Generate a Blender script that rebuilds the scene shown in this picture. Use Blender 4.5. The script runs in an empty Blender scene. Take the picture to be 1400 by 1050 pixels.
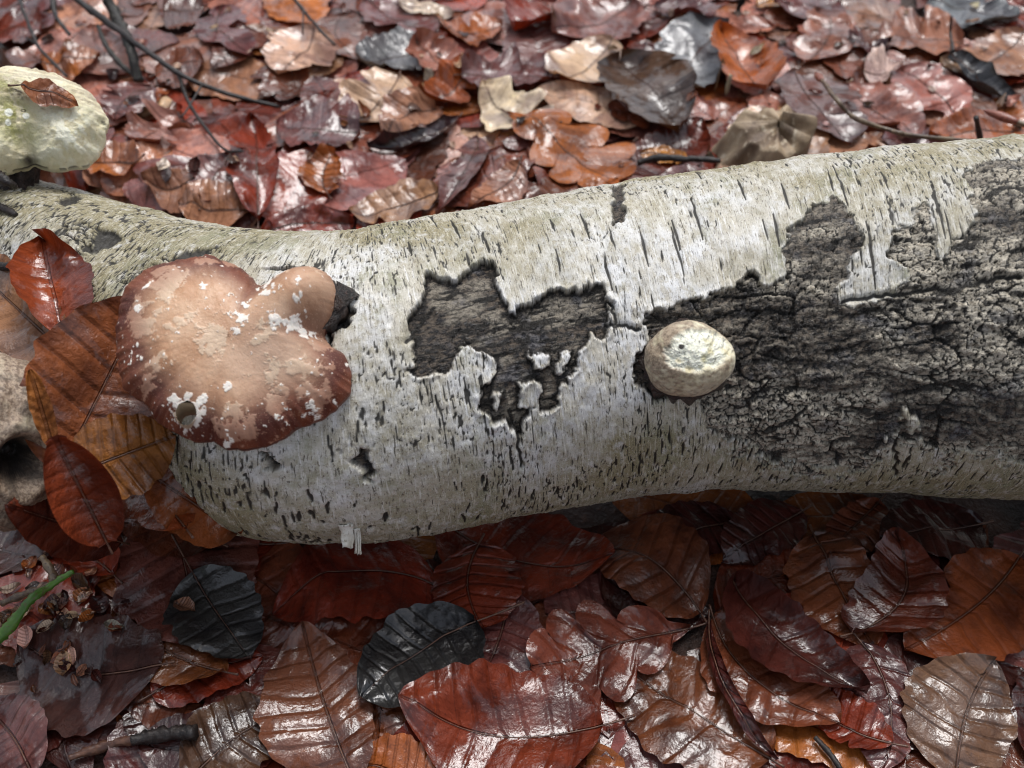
import bpy, math, random
import numpy as np
from mathutils import Vector

random.seed(7)
rng = np.random.default_rng(11)
SC = bpy.context.scene
COL = SC.collection

# ------------------------------------------------------------------ camera
PW, PH, FPX = 1400.0, 1050.0, 1501.0
PITCH = math.radians(48.0)
CAM = np.array([0.0, -0.341, 0.449])
cam = bpy.data.cameras.new('camera')
cam.sensor_width = 36.0
cam.lens = FPX * 36.0 / PW
cam.clip_start = 0.01
cam.clip_end = 200.0
cam.dof.use_dof = True
cam.dof.focus_distance = 0.475
cam.dof.aperture_fstop = 10.5
camo = bpy.data.objects.new('camera', cam)
camo.location = CAM
camo.rotation_euler = (math.pi / 2 - PITCH, 0, 0)
COL.objects.link(camo)
SC.camera = camo

# ------------------------------------------------------------------ light
SUN_EL, SUN_AZ = math.radians(66), math.radians(18)      # azimuth: clockwise from +Y
world = bpy.data.worlds.new('World')
SC.world = world
world.use_nodes = True
wn = world.node_tree
wn.nodes.clear()
sky = wn.nodes.new('ShaderNodeTexSky')
sky.sky_type = 'NISHITA'
sky.sun_disc = False
sky.sun_elevation = SUN_EL
sky.sun_rotation = SUN_AZ
sky.air_density = 1.0
sky.dust_density = 3.0
hs = wn.nodes.new('ShaderNodeHueSaturation')
hs.inputs['Saturation'].default_value = 0.42
bg = wn.nodes.new('ShaderNodeBackground')
bg.inputs['Strength'].default_value = 0.11
wo = wn.nodes.new('ShaderNodeOutputWorld')
wn.links.new(sky.outputs[0], hs.inputs['Color'])
wn.links.new(hs.outputs[0], bg.inputs[0])
wn.links.new(bg.outputs[0], wo.inputs[0])
sun = bpy.data.lights.new('sun', 'SUN')
sun.energy = 1.5
sun.angle = math.radians(24)
sun.color = (1.0, 0.99, 0.98)
suno = bpy.data.objects.new('sun', sun)
sd = Vector((math.sin(SUN_AZ) * math.cos(SUN_EL), math.cos(SUN_AZ) * math.cos(SUN_EL), math.sin(SUN_EL)))
suno.rotation_euler = sd.to_track_quat('Z', 'Y').to_euler()
suno.location = (0.3, 1.5, 2)
COL.objects.link(suno)
SC.view_settings.view_transform = 'Standard'
SC.view_settings.look = 'None'
SC.view_settings.gamma = 1.0
SC.view_settings.exposure = 0.66
SC.cycles.use_denoising = True
SC.cycles.filter_width = 1.05
SC.cycles.max_bounces = 5
SC.cycles.diffuse_bounces = 3
SC.cycles.glossy_bounces = 3
SC.cycles.transmission_bounces = 3

# ------------------------------------------------------------------ helpers
CF = np.array([0, math.cos(PITCH), -math.sin(PITCH)])
CU = np.array([0, math.sin(PITCH), math.cos(PITCH)])
CR = np.array([1.0, 0, 0])


def ray(px, py):
    d = CF * FPX + CR * (px - PW / 2) + CU * (PH / 2 - py)
    return d / np.linalg.norm(d)


def project(P):
    d = P - CAM
    z = d @ CF
    return PW / 2 + (d @ CR) / z * FPX, PH / 2 - (d @ CU) / z * FPX, z


def unit(v):
    v = np.asarray(v, float)
    return v / np.linalg.norm(v)


def sstep(a, b, x):
    t = np.clip((x - a) / (b - a), 0, 1)
    return t * t * (3 - 2 * t)


def _hash(ix, iy, seed):
    h = (ix.astype(np.int64) * 374761393 + iy.astype(np.int64) * 668265263 + seed * 974711) & 0xFFFFFFFF
    h = ((h ^ (h >> 13)) * 1274126177) & 0xFFFFFFFF
    h = ((h ^ (h >> 16)) * 2246822519) & 0xFFFFFFFF
    return ((h ^ (h >> 15)) & 0xFFFFFF) / float(0xFFFFFF)


def vnoise(x, y, seed=0):
    ix, iy = np.floor(x), np.floor(y)
    fx, fy = x - ix, y - iy
    fx = fx * fx * fx * (fx * (fx * 6 - 15) + 10)
    fy = fy * fy * fy * (fy * (fy * 6 - 15) + 10)
    a, b = _hash(ix, iy, seed), _hash(ix + 1, iy, seed)
    c, d = _hash(ix, iy + 1, seed), _hash(ix + 1, iy + 1, seed)
    return (a + (b - a) * fx) * (1 - fy) + (c + (d - c) * fx) * fy


def fbm(x, y, seed=0, octv=4, gain=0.5):
    s, a, n = 0.0, 1.0, 0.0
    for i in range(octv):
        s = s + a * vnoise(x * 2 ** i + 17.3 * i, y * 2 ** i - 9.1 * i, seed + i * 7)
        n += a
        a *= gain
    return s / n


def worley(x, y, seed=0):
    ix, iy = np.floor(x), np.floor(y)
    f1 = np.full(x.shape, 9.0)
    f2 = np.full(x.shape, 9.0)
    cid = np.zeros(x.shape)
    for dx in (-1, 0, 1):
        for dy in (-1, 0, 1):
            cx, cy = ix + dx, iy + dy
            qx = cx + 0.1 + 0.8 * _hash(cx, cy, seed)
            qy = cy + 0.1 + 0.8 * _hash(cx, cy, seed + 51)
            d = np.hypot(qx - x, qy - y)
            near = d < f1
            f2 = np.where(near, f1, np.minimum(f2, d))
            cid = np.where(near, _hash(cx, cy, seed + 99), cid)
            f1 = np.where(near, d, f1)
    return f1, f2, cid


def polydist(x, y, poly):
    """signed distance to a closed polygon, positive inside"""
    poly = np.asarray(poly, float)
    d = np.full(x.shape, 1e9)
    ins = np.zeros(x.shape, bool)
    for i in range(len(poly)):
        ax, ay = poly[i - 1]
        bx, by = poly[i]
        ex, ey = bx - ax, by - ay
        t = np.clip(((x - ax) * ex + (y - ay) * ey) / (ex * ex + ey * ey + 1e-15), 0, 1)
        d = np.minimum(d, np.hypot(x - ax - t * ex, y - ay - t * ey))
        c = ((ay > y) != (by > y)) & (x < (bx - ax) * (y - ay) / (by - ay + 1e-15) + ax)
        ins ^= c
    return np.where(ins, d, -d)


def grid_faces(nu, nv, wrap=False):
    i = np.arange(nu - 1)[:, None]
    j = np.arange(nv if wrap else nv - 1)[None, :]
    a = i * nv + j
    b = i * nv + (j + 1) % nv
    return np.stack([a, b, b + nv, a + nv], -1).reshape(-1, 4)


def make_mesh(name, verts, quads, attrs=None, tris=None, smooth=True):
    me = bpy.data.meshes.new(name)
    verts = np.asarray(verts, np.float32).reshape(-1, 3)
    quads = np.asarray(quads, np.int32).reshape(-1, 4)
    tris = np.zeros((0, 3), np.int32) if tris is None else np.asarray(tris, np.int32).reshape(-1, 3)
    nq, ntr = len(quads), len(tris)
    me.vertices.add(len(verts))
    me.vertices.foreach_set('co', verts.ravel())
    me.loops.add(nq * 4 + ntr * 3)
    me.loops.foreach_set('vertex_index', np.concatenate([quads.ravel(), tris.ravel()]).astype(np.int32))
    me.polygons.add(nq + ntr)
    st = np.concatenate([np.arange(nq) * 4, nq * 4 + np.arange(ntr) * 3]).astype(np.int32)
    me.polygons.foreach_set('loop_start', st)
    me.update(calc_edges=True)
    me.polygons.foreach_set('use_smooth', np.full(nq + ntr, smooth))
    for k, v in (attrs or {}).items():
        v = np.asarray(v, np.float32)
        if v.ndim == 1:
            a = me.attributes.new(k, 'FLOAT', 'POINT')
            a.data.foreach_set('value', v)
        elif v.shape[1] == 3:
            a = me.attributes.new(k, 'FLOAT_VECTOR', 'POINT')
            a.data.foreach_set('vector', v.ravel())
        else:
            a = me.attributes.new(k, 'FLOAT_COLOR', 'POINT')
            a.data.foreach_set('color', v.ravel())
    return me


def link(name, me, mat=None, parent=None, loc=None):
    o = bpy.data.objects.new(name, me)
    if mat is not None and me is not None:
        me.materials.append(mat)
    if loc is not None:
        o.location = loc
    if parent is not None:
        o.parent = parent
    COL.objects.link(o)
    return o


def tag(o, label=None, cat=None, group=None, kind=None):
    if label:
        o['label'] = label
    if cat:
        o['category'] = cat
    if group:
        o['group'] = group
    if kind:
        o['kind'] = kind
    return o


def tube(pts, rad, nseg=8, rough=0.0, seed=0, cap=True):
    """tapered tube along a polyline -> verts, quads, tris, length coordinate"""
    pts = np.asarray(pts, float)
    n = len(pts)
    rad = np.broadcast_to(np.asarray(rad, float), (n,)).copy()
    tg = np.gradient(pts, axis=0)
    tg /= np.linalg.norm(tg, axis=1)[:, None] + 1e-12
    ref = np.array([0, 0, 1.0]) if abs(tg[0][2]) < 0.8 else np.array([1.0, 0, 0])
    V = []
    for i in range(n):
        b = unit(np.cross(tg[i], ref))
        a = np.cross(b, tg[i])
        ref = a
        for k in range(nseg):
            th = 2 * math.pi * k / nseg
            r = rad[i] * (1 + rough * (vnoise(np.array([i * 0.7]), np.array([k * 1.3]), seed)[0] - 0.5) * 2)
            V.append(pts[i] + r * (math.cos(th) * a + math.sin(th) * b))
    Q = grid_faces(n, nseg, True)
    T = []
    if cap:
        V.append(pts[0])
        V.append(pts[-1])
        for k in range(nseg):
            T.append((n * nseg, (k + 1) % nseg, k))
            T.append((n * nseg + 1, (n - 1) * nseg + k, (n - 1) * nseg + (k + 1) % nseg))
    return np.array(V), Q, np.array(T).reshape(-1, 3)


def spline(pts, n):
    """Catmull-Rom resample (any dimension), uniform in arc length"""
    p = np.asarray(pts, float)
    p = np.vstack([2 * p[0] - p[1], p, 2 * p[-1] - p[-2]])
    out = []
    for i in range(1, len(p) - 2):
        for t in np.linspace(0, 1, 40, endpoint=False):
            a, b, c, d = p[i - 1], p[i], p[i + 1], p[i + 2]
            out.append(0.5 * (2 * b + (c - a) * t + (2 * a - 5 * b + 4 * c - d) * t * t + (3 * b - a - 3 * c + d) * t ** 3))
    out.append(p[-2])
    out = np.array(out)
    s = np.concatenate([[0], np.cumsum(np.linalg.norm(np.diff(out[:, :3], axis=0), axis=1))])
    q = np.linspace(0, s[-1], n)
    return np.stack([np.interp(q, s, out[:, k]) for k in range(out.shape[1])], 1), q


class Mat:
    def __init__(self, name):
        self.m = bpy.data.materials.new(name)
        self.m.use_nodes = True
        self.t = self.m.node_tree
        self.t.nodes.clear()

    def n(self, typ, **kw):
        nd = self.t.nodes.new('ShaderNode' + typ)
        for k, v in kw.items():
            setattr(nd, k, v)
        return nd

    def put(self, sock, v):
        if v is None:
            return
        if isinstance(v, bpy.types.NodeSocket):
            self.t.links.new(v, sock)
        else:
            if sock.type == 'RGBA' and not isinstance(v, (int, float)) and len(v) == 3:
                v = (*v, 1)
            sock.default_value = v

    def attr(self, name, out='Fac'):
        return self.n('Attribute', attribute_name=name).outputs[out]

    def sep(self, v):
        s = self.n('SeparateXYZ')
        self.put(s.inputs[0], v)
        return s.outputs

    def comb(self, x, y, z=0.0):
        s = self.n('CombineXYZ')
        for i, v in enumerate((x, y, z)):
            self.put(s.inputs[i], v)
        return s.outputs[0]

    def vmul(self, v, k):
        s = self.n('VectorMath', operation='MULTIPLY')
        self.put(s.inputs[0], v)
        s.inputs[1].default_value = k if hasattr(k, '__len__') else (k, k, k)
        return s.outputs[0]

    def noise(self, vec, scale=1.0, detail=3.0, rough=0.55, dist=0.0):
        s = self.n('TexNoise')
        self.put(s.inputs['Vector'], vec)
        s.inputs['Scale'].default_value = scale
        s.inputs['Detail'].default_value = detail
        s.inputs['Roughness'].default_value = rough
        s.inputs['Distortion'].default_value = dist
        return s.outputs[0]

    def voro(self, vec, scale=1.0, feature='DISTANCE_TO_EDGE'):
        s = self.n('TexVoronoi', feature=feature)
        self.put(s.inputs['Vector'], vec)
        s.inputs['Scale'].default_value = scale
        return s.outputs[0]

    def math(self, op, a, b=None, c=None, clamp=False):
        s = self.n('Math', operation=op, use_clamp=clamp)
        for i, v in enumerate((a, b, c)):
            if v is not None:
                self.put(s.inputs[i], v)
        return s.outputs[0]

    def step(self, v, a, b, lo=0.0, hi=1.0):
        s = self.n('MapRange', interpolation_type='SMOOTHSTEP')
        self.put(s.inputs[0], v)
        for i, k in enumerate((a, b, lo, hi)):
            self.put(s.inputs[1 + i], k)
        return s.outputs[0]

    def mix(self, f, a, b, blend='MIX'):
        s = self.n('Mix', data_type='RGBA', blend_type=blend)
        self.put(s.inputs[0], f)
        self.put(s.inputs[6], a)
        self.put(s.inputs[7], b)
        return s.outputs[2]

    def bump(self, h, dist, strength=1.0, normal=None):
        s = self.n('Bump')
        self.put(s.inputs['Height'], h)
        s.inputs['Distance'].default_value = dist
        s.inputs['Strength'].default_value = strength
        self.put(s.inputs['Normal'], normal)
        return s.outputs[0]

    def principled(self, **kw):
        s = self.n('BsdfPrincipled')
        for k, v in kw.items():
            self.put(s.inputs[k.replace('_', ' ')], v)
        return s

    def out(self, shader):
        o = self.n('OutputMaterial')
        self.t.links.new(shader.outputs[0] if hasattr(shader, 'outputs') else shader, o.inputs[0])
        return self.m


# ------------------------------------------------------------------ materials
def mat_bark():
    m = Mat('birch_bark')
    uv = m.attr('bark_uv', 'Vector')          # metres along / around the log
    dark, crack, tan, olive, line = (m.attr(k) for k in ('m_dark', 'm_crack', 'm_tan', 'm_olive', 'm_line'))
    fine = m.noise(m.vmul(uv, (1900, 330, 1)), 1, 3, 0.65)        # hair-fine streaks running round the log
    streak = m.noise(m.vmul(uv, (950, 85, 1)), 1, 4, 0.65, 0.4)
    grain = m.noise(m.vmul(uv, 1500), 1, 3, 0.7)
    blot = m.noise(m.vmul(uv, 45), 1, 5, 0.62)
    blot2 = m.noise(m.vmul(uv, (230, 150, 1)), 1, 5, 0.7)
    w = m.mix(m.step(blot, 0.38, 0.62), (0.57, 0.535, 0.45), (0.71, 0.71, 0.705))
    w = m.mix(m.step(blot2, 0.48, 0.60, 0, 0.75), w, (0.46, 0.42, 0.33))
    w = m.mix(m.math('MULTIPLY', olive, m.step(blot2, 0.30, 0.52, 0.25, 1.0), clamp=True), w, (0.27, 0.235, 0.135))
    alg = m.noise(m.vmul(uv, (38, 26, 1)), 1, 5, 0.65)
    w = m.mix(m.math('MULTIPLY', m.step(alg, 0.50, 0.66, 0, 0.6), m.step(blot2, 0.35, 0.6)), w, (0.225, 0.235, 0.145))
    w = m.mix(m.step(streak, 0.56, 0.62, 0, 0.65), w, m.mix(olive, (0.82, 0.82, 0.81), (0.56, 0.52, 0.40)))
    hair = m.math('MULTIPLY', m.step(fine, 0.42, 0.37), m.step(blot2, 0.3, 0.6, 0.3, 0.9))
    w = m.mix(hair, w, (0.10, 0.08, 0.055))
    w = m.mix(m.step(streak, 0.385, 0.35, 0, 0.9), w, (0.07, 0.06, 0.042))
    w = m.mix(m.step(grain, 0.40, 0.34, 0, 0.65), w, (0.13, 0.105, 0.075))
    w = m.mix(m.step(grain, 0.60, 0.65, 0, 0.55), w, (0.84, 0.82, 0.77))
    dn = m.noise(m.vmul(uv, (330, 480, 1)), 1, 5, 0.7)
    dn2 = m.noise(m.vmul(uv, (70, 80, 1)), 1, 3, 0.6)
    d = m.mix(m.step(dn, 0.40, 0.62), (0.015, 0.014, 0.015), (0.13, 0.10, 0.072))
    tn = m.mix(m.step(dn, 0.34, 0.60), (0.19, 0.16, 0.115), (0.64, 0.575, 0.46))
    d = m.mix(tan, d, tn)
    d = m.mix(m.step(dn2, 0.54, 0.66, 0, 0.6), d, m.mix(m.step(dn, 0.4, 0.6), (0.03, 0.031, 0.038), (0.14, 0.145, 0.165)))
    c = m.mix(dark, w, d)
    c = m.mix(m.step(crack, 0.15, 0.75, 0, 0.95), c, (0.010, 0.008, 0.006))
    c = m.mix(m.step(line, 0.2, 0.7, 0, 0.96), c, (0.012, 0.010, 0.007))
    rough = m.mix(dark, m.step(blot2, 0.3, 0.7, 0.5, 0.72), m.step(dn, 0.35, 0.65, 0.16, 0.42))
    hh = m.math('ADD', m.math('MULTIPLY', fine, 0.6), m.math('MULTIPLY', streak, 0.8))
    hh = m.math('ADD', hh, m.math('MULTIPLY', m.math('MULTIPLY', dn, dark), 3.2))
    hh = m.math('SUBTRACT', hh, m.math('MULTIPLY', crack, 0.8))
    nb = m.bump(hh, 0.0007, 1.0)
    p = m.principled(Base_Color=c, Roughness=rough, Normal=nb)
    p.inputs['Specular IOR Level'].default_value = 0.5
    return m.out(p)


def mat_leaf():
    m = Mat('wet_beech_leaf')
    col = m.attr('leaf_col', 'Color')
    uvs = m.sep(m.attr('leaf_uv', 'Vector'))      # t along, s across, vein phase
    lm = m.attr('leaf_m', 'Vector')               # metric x, y, random offset
    wet, vs = m.attr('leaf_wet'), m.attr('leaf_vein')
    fr = m.math('ABSOLUTE', m.math('SUBTRACT', m.math('FRACT', uvs[2]), 0.5))     # .5 on a vein
    vein = m.math('MULTIPLY', m.step(fr, 0.455, 0.495), vs)
    mid = m.step(m.math('ABSOLUTE', m.sep(lm)[0]), 0.0009, 0.0004)
    v = m.math('MAXIMUM', vein, mid)
    big = m.noise(lm, 38, 4, 0.62, 0.3)
    fine = m.noise(lm, 330, 4, 0.68)
    c = m.mix(m.step(big, 0.34, 0.62), m.mix(1.0, col, (0.50, 0.43, 0.44), 'MULTIPLY'), m.mix(1.0, col, (1.25, 1.2, 1.12), 'MULTIPLY'))
    c = m.mix(m.step(fine, 0.54, 0.72, 0, 0.55), c, m.mix(1.0, c, (0.42, 0.38, 0.40), 'MULTIPLY'))
    c = m.mix(m.step(fine, 0.40, 0.30, 0, 0.5), c, m.mix(1.0, c, (1.7, 1.8, 1.6), 'MULTIPLY'))
    c = m.mix(m.math('MULTIPLY', v, 0.65), c, m.mix(1.0, c, (0.5, 0.46, 0.46), 'MULTIPLY'))
    wn_ = m.noise(lm, 48, 4, 0.6, 0.6)
    wm = m.math('MULTIPLY', m.step(m.math('ADD', m.math('ADD', wn_, m.math('MULTIPLY', m.math('SUBTRACT', fine, 0.5), 0.22)), m.math('MULTIPLY', wet, 0.16)), 0.53, 0.64), m.step(wet, 0.0, 0.5))
    rough = m.math('ADD', m.step(wm, 0.0, 1.0, 0.46, 0.26), m.math('MULTIPLY', fine, 0.14))
    ridge = m.math('MULTIPLY', m.step(fr, 0.28, 0.5), vs)
    h = m.math('SUBTRACT', m.math('MULTIPLY', big, 2.6), m.math('MULTIPLY', ridge, 0.8))
    h = m.math('ADD', h, m.math('MULTIPLY', fine, 0.75))
    crk = m.noise(lm, 150, 3, 0.6, 0.5)
    h = m.math('ADD', h, m.math('MULTIPLY', crk, 1.1))
    h = m.math('SUBTRACT', h, m.math('MULTIPLY', mid, 0.6))
    nb = m.bump(h, 0.0010, 1.0)
    p = m.principled(Base_Color=c, Roughness=rough, Normal=nb)
    m.put(p.inputs['Specular IOR Level'], m.step(wm, 0, 1, 0.18, 0.40))
    m.put(p.inputs['Coat Weight'], wm)
    p.inputs['Coat Roughness'].default_value = 0.11
    wb = m.bump(m.math('ADD', m.math('SUBTRACT', m.math('MULTIPLY', wn_, 1.5), m.math('MULTIPLY', ridge, 0.25)), m.math('ADD', m.math('MULTIPLY', fine, 0.28), m.math('MULTIPLY', crk, 0.5))), 0.0008, 1.0)
    m.put(p.inputs['Coat Normal'], wb)
    tr = m.n('BsdfTranslucent')
    m.put(tr.inputs[0], m.mix(1.0, c, (1.6, 1.1, 0.7), 'MULTIPLY'))
    mx = m.n('MixShader')
    mx.inputs[0].default_value = 0.10
    m.t.links.new(p.outputs[0], mx.inputs[1])
    m.t.links.new(tr.outputs[0], mx.inputs[2])
    return m.out(mx)


def mat_simple(name, c1, c2, scale, rough=0.5, bump=0.0005, c3=None, coat=0.0, stretch=(1, 1, 1)):
    m = Mat(name)
    tc = m.n('TexCoord').outputs['Object']
    tcs = m.vmul(tc, stretch)
    a = m.noise(tcs, scale, 4, 0.6)
    b = m.noise(tcs, scale * 4.3, 4, 0.65)
    c = m.mix(m.step(a, 0.35, 0.65), c1, c2)
    if c3:
        c = m.mix(m.step(b, 0.56, 0.68), c, c3)
    h = m.math('ADD', a, m.math('MULTIPLY', b, 0.5))
    p = m.principled(Base_Color=c, Roughness=rough, Normal=m.bump(h, bump))
    p.inputs['Coat Weight'].default_value = coat
    p.inputs['Coat Roughness'].default_value = 0.12
    return m.out(p)


def mat_cap():
    m = Mat('polypore_cap_skin')
    loc = m.attr('cap_m', 'Vector')
    rim, flake, white, pink = (m.attr(k) for k in ('m_rim', 'm_flake', 'm_white', 'm_pink'))
    a = m.noise(loc, 60, 4, 0.6)
    b = m.noise(loc, 420, 4, 0.7)
    dots = m.noise(loc, 1900, 2, 0.5)
    c = m.mix(m.step(a, 0.35, 0.65), (0.46, 0.245, 0.13), (0.60, 0.385, 0.245))
    c = m.mix(m.math('MULTIPLY', pink, 0.6), c, (0.52, 0.36, 0.27))
    rimc = m.mix(m.step(a, 0.4, 0.62), (0.085, 0.018, 0.010), (0.17, 0.046, 0.020))
    c = m.mix(rim, c, rimc)
    c = m.mix(m.step(b, 0.55, 0.7, 0, 0.4), c, m.mix(1.0, c, (0.62, 0.52, 0.48), 'MULTIPLY'))
    c = m.mix(m.step(dots, 0.62, 0.72, 0, 0.45), c, (0.62, 0.44, 0.30))
    c = m.mix(m.math('MULTIPLY', flake, 0.8), c, m.mix(rim, (0.64, 0.48, 0.34), (0.40, 0.215, 0.14)))
    c = m.mix(white, c, (0.82, 0.76, 0.68))
    h = m.math('ADD', m.math('MULTIPLY', b, 0.6), m.math('MULTIPLY', dots, 0.25))
    p = m.principled(Base_Color=c, Roughness=m.step(b, 0.3, 0.7, 0.36, 0.58), Normal=m.bump(h, 0.0003))
    p.inputs['Subsurface Weight'].default_value = 0.08
    p.inputs['Subsurface Radius'].default_value = (0.004, 0.002, 0.001)
    return m.out(p)


def mat_pale():
    """pale fungus flesh: green, brown, white masks"""
    m = Mat('pale_fungus_flesh')
    loc = m.attr('cap_m', 'Vector')
    green, brown, white, black = (m.attr(k) for k in ('m_green', 'm_brown', 'm_white', 'm_black'))
    a = m.noise(loc, 90, 5, 0.65)
    b = m.noise(loc, 650, 4, 0.7)
    c = m.mix(m.step(a, 0.35, 0.65), (0.62, 0.55, 0.36), (0.76, 0.71, 0.52))
    c = m.mix(m.math('MULTIPLY', green, m.step(a, 0.25, 0.6), clamp=True), c, (0.33, 0.32, 0.10))
    bc = m.mix(m.step(b, 0.40, 0.60), (0.15, 0.10, 0.065), (0.37, 0.28, 0.20))
    c = m.mix(brown, c, bc)
    c = m.mix(m.step(b, 0.60, 0.70, 0, 0.6), c, m.mix(1.0, c, (0.45, 0.4, 0.3), 'MULTIPLY'))
    c = m.mix(white, c, (0.80, 0.80, 0.68))
    c = m.mix(black, c, (0.018, 0.013, 0.010))
    h = m.math('ADD', m.math('MULTIPLY', b, 0.6), a)
    p = m.principled(Base_Color=c, Roughness=0.55, Normal=m.bump(h, 0.0008))
    p.inputs['Subsurface Weight'].default_value = 0.1
    p.inputs['Subsurface Radius'].default_value = (0.004, 0.003, 0.0015)
    return m.out(p)


def mat_ground():
    m = Mat('forest_soil')
    tc = m.n('TexCoord').outputs['Object']
    a = m.noise(tc, 18, 5, 0.65)
    b = m.noise(tc, 160, 4, 0.65)
    c = m.mix(m.step(a, 0.35, 0.65), (0.018, 0.011, 0.008), (0.075, 0.03, 0.018))
    c = m.mix(m.step(b, 0.55, 0.7), c, (0.11, 0.05, 0.03))
    p = m.principled(Base_Color=c, Roughness=0.6, Normal=m.bump(m.math('ADD', a, b), 0.004))
    return m.out(p)


M_BARK, M_LEAF, M_CAP, M_PALE, M_GROUND = mat_bark(), mat_leaf(), mat_cap(), mat_pale(), mat_ground()
M_TWIG = mat_simple('dark_wet_twig', (0.006, 0.004, 0.004), (0.018, 0.012, 0.010), 260, 0.5, 0.0006, (0.05, 0.038, 0.03), 0.0)
M_TWIG_TAN = mat_simple('tan_twig_bark', (0.06, 0.035, 0.022), (0.17, 0.12, 0.07), 160, 0.4, 0.0005, (0.028, 0.016, 0.012), 0.1)
M_LICHEN = mat_simple('lichened_twig', (0.006, 0.005, 0.004), (0.018, 0.013, 0.011), 240, 0.55, 0.0008, (0.14, 0.15, 0.11))
M_BUD = mat_simple('red_beech_bud', (0.16, 0.035, 0.022), (0.27, 0.085, 0.05), 420, 0.3, 0.0004, (0.34, 0.17, 0.09), 0.3)
M_GREEN = mat_simple('green_stem_skin', (0.045, 0.125, 0.012), (0.085, 0.19, 0.02), 120, 0.4, 0.0004, (0.10, 0.085, 0.03), 0.1)
M_STALK = mat_simple('leaf_stalk', (0.06, 0.026, 0.018), (0.13, 0.06, 0.035), 300, 0.4, 0.0002)
M_WOOD = mat_simple('rotten_wood', (0.10, 0.062, 0.038), (0.36, 0.27, 0.175), 45, 0.6, 0.002, (0.5, 0.42, 0.31), 0, (1, 1, 0.35))
M_UNDER = mat_simple('fungus_underside', (0.40, 0.30, 0.20), (0.52, 0.42, 0.30), 90, 0.7, 0.0005)
M_DARKROT = mat_simple('black_rot', (0.012, 0.009, 0.008), (0.05, 0.03, 0.022), 180, 0.35, 0.003, (0.09, 0.05, 0.04))
M_FLAKE = mat_simple('bark_flake', (0.50, 0.46, 0.38), (0.68, 0.66, 0.60), 150, 0.6, 0.0006, (0.22, 0.18, 0.12))

# ------------------------------------------------------------------ ground
def soil(x, y):
    return 0.012 * (fbm(x / 0.16 + 5, y / 0.16 + 9, 3, 3) - 0.5) + 0.018 * sstep(0.18, 0.75, y) * (fbm(x / 0.3, y / 0.3, 8, 2) - 0.3)


gx = np.concatenate([-np.geomspace(60, 0.82, 26), np.linspace(-0.8, 0.8, 161), np.geomspace(0.82, 60, 26)])
gy = np.concatenate([-np.geomspace(60, 0.42, 26), np.linspace(-0.4, 1.1, 151), np.geomspace(1.12, 60, 26)])
GX, GY = np.meshgrid(gx, gy, indexing='ij')
GZ = soil(GX, GY) - 0.004
ground = link('ground', make_mesh('ground', np.stack([GX, GY, GZ], -1), grid_faces(len(gx), len(gy))), M_GROUND)
tag(ground, 'dark damp forest soil under the fallen leaves', 'ground', kind='structure')

# height field of everything lying on the ground (2 mm cells)
CELL = 0.002
X0, X1, Y0, Y1 = -0.86, 0.86, -0.44, 1.14
HX, HY = np.meshgrid(np.arange(X0, X1, CELL), np.arange(Y0, Y1, CELL), indexing='ij')
Hg = soil(HX, HY)


def hidx(x, y):
    return (np.clip(((x - X0) / CELL).astype(int), 0, Hg.shape[0] - 1),
            np.clip(((y - Y0) / CELL).astype(int), 0, Hg.shape[1] - 1))


def hit(px, py, H):
    """where the line of sight of a survey pixel meets height field H"""
    d = ray(px, py)
    t = np.arange(0.2, 2.2, 0.001)
    P = CAM + t[:, None] * d
    below = P[:, 2] <= H[hidx(P[:, 0], P[:, 1])]
    k = int(np.argmax(below)) if below.any() else len(t) - 1
    return P[k]


# ------------------------------------------------------------------ log geometry
def station(px, top, bot, gap):
    d = ray(px, 0.5 * (top + bot))
    a = math.atan((bot - top) * 0.5 / FPX * float(d @ CF))
    r = (CAM[2] - gap) / (1 + -d[2] / math.sin(a))
    return np.append(CAM + d * (r / math.sin(a)), r)


GAP = 0.014
st = [station(1400, 188, 682, GAP), station(1200, 207, 676, GAP), station(1000, 233, 672, GAP), station(850, 255, 682, GAP),
      station(700, 284, 703, GAP), station(500, 314, 738, GAP), station(360, 312, 712, GAP), station(235, 298, 636, GAP + .004),
      station(110, 266, 545, GAP + .008), station(0, 240, 486, GAP + .012), station(-110, 215, 440, GAP + .016)]
e0 = st[0] + (st[0] - st[2]) * 0.75
e1 = e0 + (st[0] - st[2]) * 0.75
e9 = st[-1] + (st[-1] - st[-2]) * 1.5
AX, AS = spline([e1, e0] + st + [e9], 1420)
NSEG = len(AX)
TAN = np.gradient(AX[:, :3], axis=0)
TAN /= np.linalg.norm(TAN, axis=1)[:, None]
UPV = np.array([0, 0, 1.0])
SIDE = np.cross(TAN, UPV)
SIDE /= np.linalg.norm(SIDE, axis=1)[:, None]
SIDE *= np.sign(-SIDE[:, 1:2])                       # towards the viewer's side
NUP = np.cross(SIDE, TAN)
NUP *= np.sign(NUP[:, 2:3])
TH = np.concatenate([np.radians(np.linspace(-75, 140, 430)), np.radians(np.linspace(140, 285, 74))[1:-1]])
NT = len(TH)
R0 = 0.07
# which station each photo column belongs to (for features given relative to the log)
ST_PX = project(AX[:, :3] + NUP * 0)[0]


def tube_point(i, th, r):
    return AX[i, :3] + r * (math.cos(th) * NUP[i] + math.sin(th) * SIDE[i])


U2 = np.repeat(AS[:, None], NT, 1)
V2 = np.repeat((TH * R0)[None, :], NSEG, 0)
RB = np.repeat(AX[:, 3:4], NT, 1)
# swelling low on the near side where the log bends away
def bump_at(px, thdeg, su, sv, amp):
    u0 = np.interp(-px, -ST_PX, AS)
    return amp * np.exp(-((U2 - u0) / su) ** 2 - ((V2 - math.radians(thdeg) * R0) / sv) ** 2)


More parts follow.
